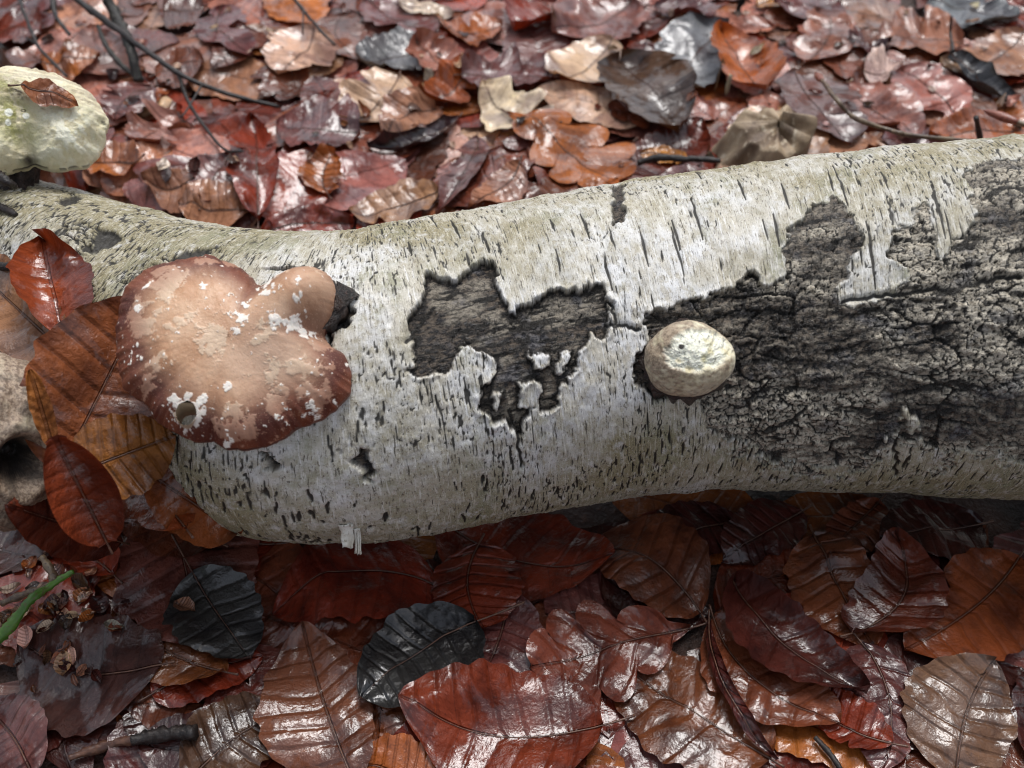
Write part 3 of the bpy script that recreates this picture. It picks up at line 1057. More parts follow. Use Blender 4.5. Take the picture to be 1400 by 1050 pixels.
def on_disc(px, py, C, n, ex, ey):
    d = ray(px, py)
    t = ((C - CAM) @ n) / (d @ n)
    q = CAM + d * t - C
    return q @ ex, q @ ey


_, _, Pc, Nc = bark_at(325, 490)
to_cam = unit(CAM - Pc)
ncap = unit(0.55 * to_cam + 0.45 * np.array([-0.12, 0, 1.0]))
Ccap = Pc + to_cam * 0.012
n_, ex_, ey_ = disc_frame(Ccap, ncap)
cap_px = [(285, 350), (320, 362), (343, 378), (352, 392), (374, 392), (392, 381), (415, 374), (440, 374), (455, 388), (460, 408), (457, 430), (447, 450), (443, 461), (452, 473),
          (470, 485), (480, 510), (478, 535), (460, 555), (440, 570), (410, 582), (380, 600), (350, 610), (310, 612), (290, 602), (265, 600), (240, 590), (215, 577), (207, 560),
          (195, 550), (170, 530), (162, 510), (158, 480), (160, 450), (162, 420), (168, 400), (190, 375), (215, 362), (245, 355), (265, 352)]
cl = lambda x, y: np.array(on_disc(x, y, Ccap, n_, ex_, ey_))
O_ = cl(322, 478)
NPHI, NRHO = 560, 190
ph, ro = star_outline([cl(*p) - O_ for p in cap_px], NPHI)
ro = ro * (1 + 0.022 * (fbm(ph * 8, ph * 0, 3, 4, 0.6) - 0.5) * 2)
rho = np.linspace(0.004, 1, NRHO) ** 0.85
LX = rho[:, None] * (ro * np.cos(ph))[None] + O_[0]
LY = rho[:, None] * (ro * np.sin(ph))[None] + O_[1]
RHO = np.repeat(rho[:, None], NPHI, 1)
edge_d = (1 - RHO) * ro[None]
dome = 0.0105 * (1 - RHO ** 2.8) + 0.0035 * (1 - np.exp(-edge_d / 0.003))


def blob(px, py, rad_px):
    c = cl(px, py)
    r = rad_px / 3150.0
    return np.exp(-((LX - c[0]) ** 2 + (LY - c[1]) ** 2) / r ** 2)


dome += 0.0085 * blob(424, 408, 40) + 0.0065 * blob(392, 436, 52) - 0.003 * blob(355, 420, 34) - 0.003 * blob(440, 472, 22) + 0.002 * blob(280, 440, 70) - 0.0015 * blob(345, 520, 45)
dome += 0.0016 * (fbm(LX / 0.02, LY / 0.02, 7, 3) - 0.5)
mm = fbm(LX / 0.0040, LY / 0.0040, 11, 6, 0.68)
flk = np.zeros(LX.shape)
for px_, py_, r_ in [(235, 410, 26), (250, 395, 16), (220, 385, 12), (225, 510, 12), (285, 370, 14), (377, 522, 18), (385, 560, 22), (330, 575, 18), (430, 545, 24), (205, 465, 20),
                     (190, 440, 18), (320, 590, 20), (345, 588, 16), (318, 362, 9), (410, 515, 20), (365, 470, 20), (390, 385, 16), (440, 390, 12), (300, 480, 26), (262, 460, 18), (440, 480, 18), (452, 508, 14), (210, 530, 14)]:
    flk = np.maximum(flk, blob(px_, py_, r_ * 1.1))
flk = sstep(0.47, 0.56, flk * 0.58 + (mm - 0.5) * 1.5 + 0.10)
wht = np.zeros(LX.shape)
for px_, py_, r_ in [(352, 440, 16), (372, 425, 14), (340, 455, 14), (385, 455, 17), (405, 462, 16), (420, 470, 13), (365, 410, 12), (392, 388, 13), (318, 541, 7), (195, 497, 7), (196, 482, 4),
                     (243, 555, 9), (283, 560, 8), (292, 565, 6), (425, 562, 12), (312, 608, 8), (455, 555, 6), (388, 575, 6), (287, 410, 6), (330, 470, 8), (247, 540, 7), (430, 420, 4), (375, 430, 5), (415, 412, 5), (478, 500, 5), (213, 582, 6), (415, 440, 9), (195, 432, 6), (205, 405, 5)]:
    wht = np.maximum(wht, blob(px_, py_, r_ * 1.15))
spk = fbm(LX / 0.0016, LY / 0.0016, 19, 3)
wht = sstep(0.55, 0.62, wht * 0.72 + (mm - 0.5) * 1.5 + (spk - 0.5) * 0.8) + sstep(0.855, 0.87, spk + 0.05 * RHO)
hc = cl(260, 573)
hr = np.hypot((LX - hc[0]) / 1.0, (LY - hc[1]) / 0.95) + 0.0006 * (vnoise(LX / 0.002, LY / 0.002, 5) - 0.5)
wht = np.maximum(wht, 0.85 * sstep(0.0058, 0.0050, hr + 0.0085 * (spk - 0.5)))
rimn = edge_d + 0.007 * (fbm(LX / 0.012, LY / 0.012, 23, 3) - 0.5)
m_rim = sstep(0.022, 0.005, rimn) * np.clip(1 - blob(424, 408, 46) * 0.9, 0, 1)
m_rim = np.maximum(m_rim, 0.8 * blob(185, 490, 34) * sstep(0.4, 0.6, mm))
m_pink = np.maximum(blob(375, 500, 60), 0.55 * blob(424, 408, 30))
dome += 0.00015 * flk + 0.0002 * np.clip(wht, 0, 1) + 0.0005 * (mm - 0.5)
dome += -0.0030 * sstep(0.007, 0.001, edge_d) * (fbm(ph * 16, ph * 0, 31, 3)[None, :] - 0.3)
capP = Ccap + LX[..., None] * ex_ + LY[..., None] * ey_ + dome[..., None] * n_
faces = grid_faces(NRHO, NPHI, True)
keep = ~(hr.ravel()[faces] < 0.0042).all(1)
fung = tag(link('bracket_fungus', None, loc=tuple(Ccap - np.array([0, 0, 0.02]))), 'large brown kidney shaped bracket fungus with flaking pale skin on the log', 'fungus')
FL = np.array(fung.location)
ctr = capP[0].mean(0)
capV = np.vstack([capP.reshape(-1, 3), ctr[None]])
capT = [(NRHO * NPHI, k, (k + 1) % NPHI) for k in range(NPHI)]
ext = lambda a: np.append(np.clip(a, 0, 1).ravel(), np.clip(a, 0, 1)[0, 0])
capM = np.vstack([np.stack([LX, LY, 0 * LX], -1).reshape(-1, 3), [[O_[0], O_[1], 0]]])
link('cap', make_mesh('cap', capV - FL, faces[keep], dict(cap_m=capM, m_rim=ext(m_rim), m_flake=ext(flk), m_white=ext(wht), m_pink=ext(m_pink)), capT), M_CAP, fung)
# underside: rolled edge then a shallow pale pore surface that meets the log
ur = np.array([1.0, 1.004, 0.995, 0.97, 0.9, 0.75, 0.5, 0.25, 0.02])
uz = np.array([0.0, -0.002, -0.0045, -0.0065, -0.008, -0.010, -0.014, -0.016, -0.017])
UX = ur[:, None] * (ro * np.cos(ph))[None] + O_[0]
UY = ur[:, None] * (ro * np.sin(ph))[None] + O_[1]
UZ = np.repeat(uz[:, None], NPHI, 1)
UZ[0] = dome[-1]
upP = Ccap + UX[..., None] * ex_ + UY[..., None] * ey_ + UZ[..., None] * n_
uf = grid_faces(len(ur), NPHI, True)
uh = np.hypot(UX - hc[0], UY - hc[1]).ravel()[uf]
uf = uf[~(uh < 0.0056).any(1)]
one = np.ones(UX.size)
link('rim', make_mesh('rim', upP - FL, uf, dict(cap_m=np.stack([UX, UY, UZ * 6], -1).reshape(-1, 3), m_rim=np.where(np.repeat(ur, NPHI) > 0.93, 1.0, 0.35), m_flake=0 * one, m_white=0 * one, m_pink=0 * one)), M_CAP, fung)
hz_top = dome.ravel()[np.argmin(np.hypot(LX - hc[0], LY - hc[1]).ravel())]
hp = []
for zz in (hz_top - 0.0002, hz_top - 0.003, -0.004, -0.008):
    for k in range(28):
        a = 2 * math.pi * k / 28
        rr = 0.0046 + 0.0004 * math.sin(3 * a)
        hp.append(Ccap + (hc[0] + rr * math.cos(a)) * ex_ + (hc[1] + 0.95 * rr * math.sin(a)) * ey_ + zz * n_)
link('hole_wall', make_mesh('hole_wall', np.array(hp) - FL, grid_faces(4, 28, True)), M_UNDER, fung)
# stalk that roots the knob in the log
_, _, Pk, Nk = bark_at(455, 425)
kc = Ccap + cl(432, 420)[0] * ex_ + cl(432, 420)[1] * ey_
V, Q, T = tube([kc + n_ * 0.004, kc - n_ * 0.008, Pk * 0.7 + kc * 0.3 - to_cam * 0.008, Pk - Nk * 0.008], [0.010, 0.012, 0.013, 0.015], 20, 0.2, 4)
link('stem', make_mesh('stem', V - FL, Q, None, T), M_DARKROT, fung)

# lumps: displaced spheres built on a lat/long grid with a facing pole
def lump(C, pole, rad, squash, nlat, nlon, disp, seed):
    pole, ex, ey = disc_frame(C, pole)
    la = np.linspace(0.01, math.pi - 0.01, nlat)[:, None]
    lo = np.linspace(0, 2 * math.pi, nlon, endpoint=False)[None, :]
    dx, dy, dz = np.sin(la) * np.cos(lo), np.sin(la) * np.sin(lo), np.cos(la) + 0 * lo
    r = disp(la, lo, dx, dy, dz)
    L = np.stack([dx * r * squash[0], dy * r * squash[1], dz * r * squash[2]], -1) * rad
    P = C + L[..., 0:1] * ex + L[..., 1:2] * ey + L[..., 2:3] * pole
    return P, L, la, lo


def noise3(L, s, seed, o=4):
    return (fbm(L[..., 0] / s + 3, L[..., 1] / s + L[..., 2] / s * 0.7, seed, o) + fbm(L[..., 1] / s + 9, L[..., 2] / s - L[..., 0] / s * 0.6, seed + 5, o)) * 0.5


# round knob fungus right of centre
_, _, Pb, Nb = bark_at(941, 492)
tb = unit(CAM - Pb)
Cb = Pb + tb * 0.010
def knob_disp(la, lo, dx, dy, dz):
    base = 1 + 0.13 * (vnoise(dx * 1.6 + 4, dy * 1.6 + dz, 3) - 0.5) + 0.03 * (fbm(dx * 6, dy * 6 + dz * 2, 8, 3) - 0.5)
    chew = chew_mask(dx, dy, dz)
    ck = fbm(dx * 7 + 1, dy * 7 + dz * 3, 17, 4, 0.6)
    return base - 0.10 * chew * (0.4 + 0.9 * np.floor(ck * 6) / 6) - 0.04 * chew * ck + 0.02 * np.exp(-((chew - 0.3) / 0.18) ** 2) * ck


def chew_mask(dx, dy, dz):
    # ragged bite across the upper right of the visible face
    q = np.hypot((dx - 0.22) * 0.92 + (dy - 0.22) * 0.25, (dy - 0.24) * 1.35 - (dx - 0.22) * 0.35)
    q = q + 0.22 * (fbm(dx * 5 + 2, dy * 5 + 7, 29, 4, 0.6) - 0.5)
    return sstep(0.78, 0.66, q) * (dz > 0)


PK, LK, la, lo = lump(Cb, tb, 0.0166, (1.03, 0.88, 0.95), 150, 240, knob_disp, 3)
dxk, dyk, dzk = np.sin(la) * np.cos(lo), np.sin(la) * np.sin(lo), np.cos(la) + 0 * lo
chew = chew_mask(dxk, dyk, dzk)
nk = noise3(LK, 0.0035, 31)
nf = noise3(LK, 0.0012, 37, 3)
gr0 = sstep(0.58, 0.36, np.hypot((dxk - 0.30) * 0.95, (dyk - 0.26) * 1.5) + 0.5 * (nk - 0.5))
w1, w2, _ = worley(dxk * 6 + nk * 2, dyk * 6 + dzk * 2, 41)
kcrack = sstep(0.07, 0.02, w2 - w1) * sstep(0.05, 0.3, chew) * sstep(0.9, 0.55, gr0) * sstep(0.42, 0.56, nk + 0.06)
gr = gr0 * chew
brown = np.clip((1 - chew) * (0.50 + 2.6 * (nk - 0.45) + 1.6 * (nf - 0.5) + 0.35 * sstep(0.2, -0.6, dxk)), 0, 0.9)
scrape = sstep(0.50, 0.60, nk) * sstep(-0.2, -0.5, dyk - 0.0) * (1 - chew) * 0.5
blk = np.maximum(kcrack * 0.75, sstep(0.085, 0.06, np.hypot(dxk + 0.16, dyk - 0.36)))
blk = np.maximum(blk, sstep(0.04, 0.025, np.hypot(dxk + 0.42, dyk - 0.36)) * 0.8)
blk = np.maximum(blk, sstep(0.03, 0.02, np.hypot(dxk - 0.25, dyk - 0.5)) * 0.8)
knob = tag(link('knob_fungus', None, loc=tuple(Cb - tb * 0.012)), 'small round tan fungus with a chewed greenish white face on dark bark', 'fungus')
KL = np.array(knob.location)
bm_ = np.clip(brown - scrape, 0, 1).ravel()
link('body', make_mesh('body', PK - KL, grid_faces(150, 240, True), dict(cap_m=LK.reshape(-1, 3), m_green=(gr * 0.42).ravel(), m_brown=bm_, m_white=(chew * 0.92 * sstep(0.30, 0.50, nk)).ravel(), m_black=blk.ravel())), M_PALE, knob)
V, Q, T = tube([Pb + tb * 0.004 + np.array([-0.006, -0.001, -0.003]), Pb + np.array([-0.006, -0.001, -0.003]), Pb - Nb * 0.006], [0.013, 0.0165, 0.018], 30, 0.25, 9)
link('base', make_mesh('base', V - KL, Q, None, T), M_DARKROT, knob)

# cream fungus at the upper left
hl2 = np.maximum(Hg, Hl)
_, _, Pu, Nu = bark_at(40, 262)
tu = unit(CAM - Pu)
Cu = CAM + ray(48, 165) * (np.linalg.norm(Pu - CAM) + 0.006)
nu_ = unit(0.62 * tu + 0.38 * np.array([0.15, 0.0, 1]))
n3, ex3, ey3 = disc_frame(Cu, nu_)
c3 = lambda x, y: np.array(on_disc(x, y, Cu, n3, ex3, ey3))
up_px = [(0, 91), (40, 92), (75, 99), (110, 117), (136, 141), (148, 166), (147, 186), (136, 212), (122, 224), (100, 229), (72, 231), (48, 224), (20, 232), (-20, 240), (-70, 232), (-95, 195), (-92, 150), (-60, 108), (-30, 95)]
O3 = c3(35, 165)
NP3, NR3 = 360, 120
ph3, ro3 = star_outline([c3(*p) - O3 for p in up_px], NP3)
ro3 = ro3 * (1 + 0.035 * (fbm(ph3 * 7, ph3 * 0, 13, 4, 0.6) - 0.5) * 2)
rh3 = np.concatenate([np.linspace(0.01, 1, NR3) ** 0.8, [1.005, 0.98, 0.9, 0.6, 0.1]])
zt = np.concatenate([0.013 * (1 - (np.linspace(0.01, 1, NR3) ** 0.8) ** 4.5), [-0.003, -0.006, -0.010, -0.016, -0.018]])
X3 = rh3[:, None] * (ro3 * np.cos(ph3))[None] + O3[0]
Y3 = rh3[:, None] * (ro3 * np.sin(ph3))[None] + O3[1]
Z3 = np.repeat(zt[:, None], NP3, 1)
topm = (np.arange(len(rh3)) < NR3)[:, None]
n3a = fbm(X3 / 0.012, Y3 / 0.012, 61, 4)
n3b = fbm(X3 / 0.003, Y3 / 0.003, 67, 3)
def b3(px, py, r):
    c = c3(px, py)
    return np.exp(-((X3 - c[0]) ** 2 + (Y3 - c[1]) ** 2) / (r / 3000.0) ** 2)


Z3 = Z3 + topm * (0.005 * (n3a - 0.5) + 0.0014 * (n3b - 0.5) - 0.006 * b3(40, 205, 22) + 0.002 * b3(100, 190, 35) - 0.0025 * b3(138, 172, 6) - 0.004 * b3(128, 198, 9) * n3b * 2 + 0.002 * sstep(0.004, 0, np.abs(Y3 - c3(60, 152)[1] - 0.003 * (n3a - .5))) * b3(60, 152, 60))
g3 = np.clip(0.95 * b3(12, 160, 28) + 0.85 * b3(30, 190, 28) + 0.5 * b3(5, 140, 25) + 0.3 * sstep(0.5, 0.65, n3a), 0, 1) * sstep(0.3, 0.55, n3b + 0.08)
fibr = fbm(X3 / 0.014, Y3 / 0.0018, 71, 3)
br3 = np.clip(0.6 * sstep(0.5, 0.65, fibr) * sstep(c3(60, 165)[1], c3(60, 140)[1], Y3) + 0.5 * b3(30, 150, 22) * n3b, 0, 1)
wh3 = np.clip(0.8 * b3(100, 200, 40) * sstep(0.4, 0.6, n3b) + sstep(0.5, 0.7, b3(15, 168, 7) + b3(38, 172, 6) + b3(14, 181, 5) + n3b * 0.1), 0, 1)
bk3 = np.clip(b3(40, 222, 11) + 0.7 * sstep(0.6, 0.85, b3(142, 172, 5) + 1.2 * (n3b - .5)) + 0.7 * sstep(0.5, 0.8, b3(30, 147, 9) + 1.3 * (n3b - .5)) + 0.8 * sstep(0.985, 1.0, rh3[:, None] + 0 * Y3) * sstep(c3(60, 205)[1], c3(60, 225)[1], Y3) * sstep(0.45, 0.55, n3b), 0, 1)
bk3 = np.where(topm, bk3, 0.15 * n3b)
P3f = Cu + X3[..., None] * ex3 + Y3[..., None] * ey3 + Z3[..., None] * n3
ufg = tag(link('cream_fungus', None, loc=tuple(Cu - n3 * 0.02)), 'cream and greenish old bracket fungus with a brown leaf on top', 'fungus')
UL = np.array(ufg.location)
V3 = np.vstack([P3f.reshape(-1, 3), P3f[0].mean(0)[None]])
e3 = lambda a: np.append(np.clip(a, 0, 1).ravel(), np.clip(a, 0, 1)[0, 0])
link('cap', make_mesh('cap', V3 - UL, grid_faces(len(rh3), NP3, True), dict(cap_m=np.vstack([np.stack([X3, Y3, Z3], -1).reshape(-1, 3), [[O3[0], O3[1], 0]]]), m_green=e3(g3), m_brown=e3(br3 * 0.7), m_white=e3(wh3), m_black=e3(bk3)),
     [(len(rh3) * NP3, k, (k + 1) % NP3) for k in range(NP3)]), M_PALE, ufg)
_, _, Pu2, Nu2 = bark_at(20, 268)
sb = Cu + c3(15, 205)[0] * ex3 + c3(15, 205)[1] * ey3
V, Q, T = tube([sb - n3 * 0.012, sb * 0.5 + Pu2 * 0.5 - n3 * 0.02, Pu2 - Nu2 * 0.014, Pu2 - Nu2 * 0.025], [0.011, 0.010, 0.010, 0.011], 26, 0.35, 12)
link('stem', make_mesh('stem', V - UL, Q, None, T), M_DARKROT, ufg)

# hollow tan lump at the left edge, low down
Cl_ = CAM + ray(2, 602) * 0.480
tl = unit(CAM - Cl_)
def lump_disp(la, lo, dx, dy, dz):
    b = 1 + 0.30 * (fbm(dx * 1.2 + 3, dy * 1.2 + dz, 7, 3) - 0.5) + 0.08 * (fbm(dx * 5, dy * 5 + dz * 3, 9, 4, 0.55) - 0.5)
    q = np.hypot((dx - 0.30) * 0.95, (dy + 0.28) * 1.15) + 0.05 * (vnoise(dx * 5, dy * 5, 3) - .5)
    return b + 0.07 * np.exp(-((q - 0.47) / 0.09) ** 2) * (dz > 0) - 0.62 * sstep(0.42, 0.30, q) * (dz > 0)


PH_, LH, la, lo = lump(Cl_, tl, 0.030, (0.82, 1.15, 0.9), 130, 200, lump_disp, 5)
dxk, dyk, dzk = np.sin(la) * np.cos(lo), np.sin(la) * np.sin(lo), np.cos(la) + 0 * lo
q = np.hypot((dxk - 0.30) * 0.95, (dyk + 0.28) * 1.15) + 0.05 * (vnoise(dxk * 5, dyk * 5, 3) - .5)
nh = noise3(LH, 0.006, 51)
lum = tag(link('hollow_fungus', make_mesh('hollow_fungus', PH_ - Cl_, grid_faces(130, 200, True), dict(cap_m=LH.reshape(-1, 3), m_green=(0.5 * sstep(0.45, 0.6, nh)).ravel(),
          m_brown=np.clip(1.0 + 1.6 * (nh - 0.5) + 0.5 * sstep(0.25, -0.45, dyk), 0, 1).ravel(), m_white=0 * dxk.ravel(), m_black=np.clip(sstep(0.40, 0.33, q) * (dzk > 0) + 0.55 * sstep(0.42, 0.62, noise3(LH, 0.004, 57)), 0, 1).ravel())), M_PALE, loc=tuple(Cl_)),
          'weathered tan old fungus with a dark round hollow at the lower left', 'fungus')

# ------------------------------------------------------------------ the leaves one can point to
def surf_all(H):
    return H


def hero(bx, by, tx, ty, wpx, colr, label, kind='beech', on='ground', name='beech_leaf', stalk=None, z=None, **kw):
    r = np.random.default_rng(int(bx * 7 + by * 131 + tx * 17 + ty * 977) % 100000)
    Hf = Hg if on == 'ground' else Hlog
    B, T_ = hit(bx, by, Hf), hit(tx, ty, Hf)
    mx, my = (bx + tx) / 2, (by + ty) / 2
    L = math.hypot(tx - bx, ty - by)
    qx, qy = -(ty - by) / L * wpx / 2, (tx - bx) / L * wpx / 2
    if on == 'ground':
        zz = (B[2] + T_[2]) / 2
        pl = lambda a, b: CAM + ray(a, b) * ((zz - CAM[2]) / ray(a, b)[2])
        wid = np.linalg.norm(pl(mx + qx, my + qy) - pl(mx - qx, my - qy))
    else:
        wid = wpx / FPX * np.linalg.norm((B + T_) / 2 - CAM) * 1.1
    c = np.array(PAL[colr]) if isinstance(colr, str) else np.array(colr)
    kw.setdefault('stiff', 34)
    kw.setdefault('vein', 0.55 if by < 400 else 0.85)
    kw.setdefault('wave', 1.35)
    kw.setdefault('tear', 0.25)
    kw.setdefault('wet', float(r.uniform(0.45, 1.0)))
    P, at = leaf_arrays(B, T_, wid, kind, c * np.exp(r.normal(0, 0.05, 3)), Hf, 44, 21, seed=int(r.integers(1, 9999)), clampc=(on == 'ground'), **kw)
    splat(P, Hf)
    ln = None if stalk is None else stalk / FPX * 0.48
    return leaf_object(P, at, label, name=name, stalk=ln, width=0.0009)


OAK = 'oak_leaf'
HB = [
 # behind the log, far to near
 (1330, 40, 1420, 20, 60, 'red', 'reddish leaf at the far upper right corner of the litter'),
 (0, 45, 62, 40, 45, 'red', 'reddish brown leaf left of the thin dark twig at the top'),
 (60, 95, 140, 85, 34, 'orange', 'orange brown leaf just above the cream fungus'),
 (225, 20, 280, 15, 60, 'brown', 'dull brown leaf at the top behind the crossing dark twigs'),
 (500, 5, 590, 55, 55, 'purple', 'ribbed purplish leaf just above the slate grey leaf'),
 (450, 20, 470, 90, 70, 'brown', 'flat brown leaf left of the slate grey leaf'),
 (545, 10, 620, 25, 26, 'cream', 'narrow cream leaf scrap at the top centre of the litter'),
 (770, 5, 700, 45, 58, 'red', 'curled reddish leaf at the top, right of centre'),
 (870, 8, 760, 55, 80, 'rose', 'broad rosy brown leaf at the top, right of centre'),
 (600, 30, 690, 40, 40, 'orange', 'orange brown leaf near the top centre'),
 (1030, 8, 1110, 5, 30, 'amber', 'amber yellow leaf at the very top right of centre'),
 (985, 35, 905, 130, 80, 'slate', 'greyish wet leaf with pale specks left of the upright orange leaf'),
 (900, 10, 980, 25, 50, 'purple', 'purplish leaf at the top above the greyish speckled leaf'),
 (1150, 10, 1060, 20, 50, 'purple', 'smooth purplish leaf at the top right above the red bud twig'),
 (1125, 90, 1140, 18, 78, 'rose', 'broad rosy leaf above the tip of the red bud twig'),
 (1270, 5, 1390, 30, 60, 'slate', 'pale greyish leaf at the top right behind the rosy oval leaf'),
 (1312, 55, 1195, 52, 64, 'rose', 'rosy oval leaf to the right of the small dark red lobed leaf'),
 (1222, 66, 1164, 58, 34, (0.06, 0.008, 0.006), 'small dark red lobed leaf at the upper right'),
 (1400, 60, 1320, 110, 60, 'tan', 'tan leaf near the right edge above the lone red bud'),
 (1310, 165, 1228, 100, 66, 'rose', 'dull rosy leaf below the small pale cream leaf'),
 (1290, 85, 1380, 150, 36, (0.03, 0.032, 0.036), 'crumpled blackish leaf behind the lone red bud'),
 (1180, 100, 1232, 92, 36, 'cream', 'small pale cream leaf at the upper right'),
 (1410, 172, 1262, 178, 40, 'orange', 'orange brown leaf against the log at the far right'),
 (1150, 125, 1255, 195, 66, 'rose', 'rosy leaf crossed by the long red bud twig'),
 (1075, 105, 1150, 205, 80, 'purple', 'ribbed purplish leaf under the long red bud twig'),
 (280, 18, 322, 95, 60, 'purple', 'purplish ribbed leaf right of the thick black twig'),
 (215, 100, 280, 80, 44, 'brown', 'brown leaf where the two dark twigs cross'),
 (440, 45, 390, 110, 70, 'pale', 'pale buff decayed leaf behind the twig end'),
 (200, 122, 148, 168, 46, 'purple', 'purple grey leaf at the right of the cream fungus'),
 (190, 222, 106, 230, 34, 'orange', 'orange brown leaf beside the lower right of the cream fungus'),
 (250, 170, 180, 190, 50, 'rose', 'rosy leaf right of the cream fungus below the forked twig'),
 (300, 250, 200, 280, 45, 'tan', 'tan shredded leaf left of the upright glossy red brown leaf'),
 (560, 118, 478, 175, 70, 'pale', 'pale crumpled leaf under the slate grey leaf'),
 (590, 150, 520, 190, 50, 'tan', 'tan crumpled leaf between the slate leaf and the log'),
 (585, 72, 492, 95, 54, 'slate', 'slate grey leaf with dark spots behind the log'),
 (622, 108, 565, 62, 50, 'rose', 'rosy ribbed leaf right of the slate grey leaf'),
 (650, 110, 580, 130, 34, 'orange', 'folded orange leaf between the slate leaf and the two toned leaf'),
 (634, 78, 768, 108, 68, 'purple', 'two toned purplish leaf with a dark midrib behind the log'),
 (840, 60, 760, 105, 60, 'pale', 'pale buff crumpled leaf right of the two toned leaf'),
 (745, 175, 650, 130, 56, 'cream', 'pale cream broken leaf above the large oak leaf'),
 (280, 285, 318, 214, 58, 'purple', 'short purplish leaf left of the upright glossy red brown leaf'),
 (342, 298, 243, 290, 48, 'tan', 'tan leaf touching the log beside the large bracket fungus'),
 (358, 312, 485, 300, 34, 'red', 'narrow red leaf lying along the back of the log'),
 (492, 192, 377, 176, 84, 'purple', 'broad purple beech leaf with toothed edge behind the log'),
 (360, 306, 350, 163, 66, 'red', 'upright glossy red brown leaf right behind the log'),
 (436, 268, 446, 206, 56, 'orange', 'orange leaf below the broad purple toothed leaf'),
 (600, 268, 478, 292, 50, 'tan', 'tan leaf with dark edge against the back of the log'),
 (640, 178, 515, 216, 30, (0.03, 0.014, 0.014), 'rolled blackish leaf strip behind the middle of the log'),
 (668, 190, 612, 302, 44, 'purple', 'slender purplish leaf pointing down to the log'),
 (720, 235, 650, 292, 44, 'tan', 'tan leaf at the log left of the large oak leaf'),
 (850, 200, 800, 250, 40, 'brown', 'brown leaf between the large oak leaf and the dark hollow'),
 (942, 216, 878, 206, 22, 'amber', 'small yellowish leaf behind the log near the stump'),
]
HOPT = {3: {}, 7: dict(curl=0.3, fold=0.15), 20: dict(roll=1.3), 35: dict(curl=0.4), 36: dict(curl=0.3), 47: dict(roll=1.4), 44: dict(curl=0.25, wave=0.6), 43: dict(wave=0.5), 12: dict(kind='beech')}
Hlog = None
for i, h in enumerate(HB):
    kw = dict(wet=0.75, wave=1.3, curl=0.10, tear=0.9, stiff=24, pleat=0.6)
    kw.update(HOPT.get(i, {}))
    if i == 17:
        kw['kind'] = 'oak'
    hero(*h, **kw)
hero(690, 160, 842, 262, 96, 'orange', 'large orange brown oak leaf leaning on the back of the log', kind='oak', name=OAK, wet=0.6)
hero(850, 85, 930, 192, 90, 'umber', 'big dark umber leaf over the dark hollow behind the log', curl=0.25, wave=1.6)
hero(1048, 128, 985, 42, 60, (0.30, 0.085, 0.018), 'upright folded orange leaf left of the red bud twig', fold=0.35, curl=0.25, wave=1.2)

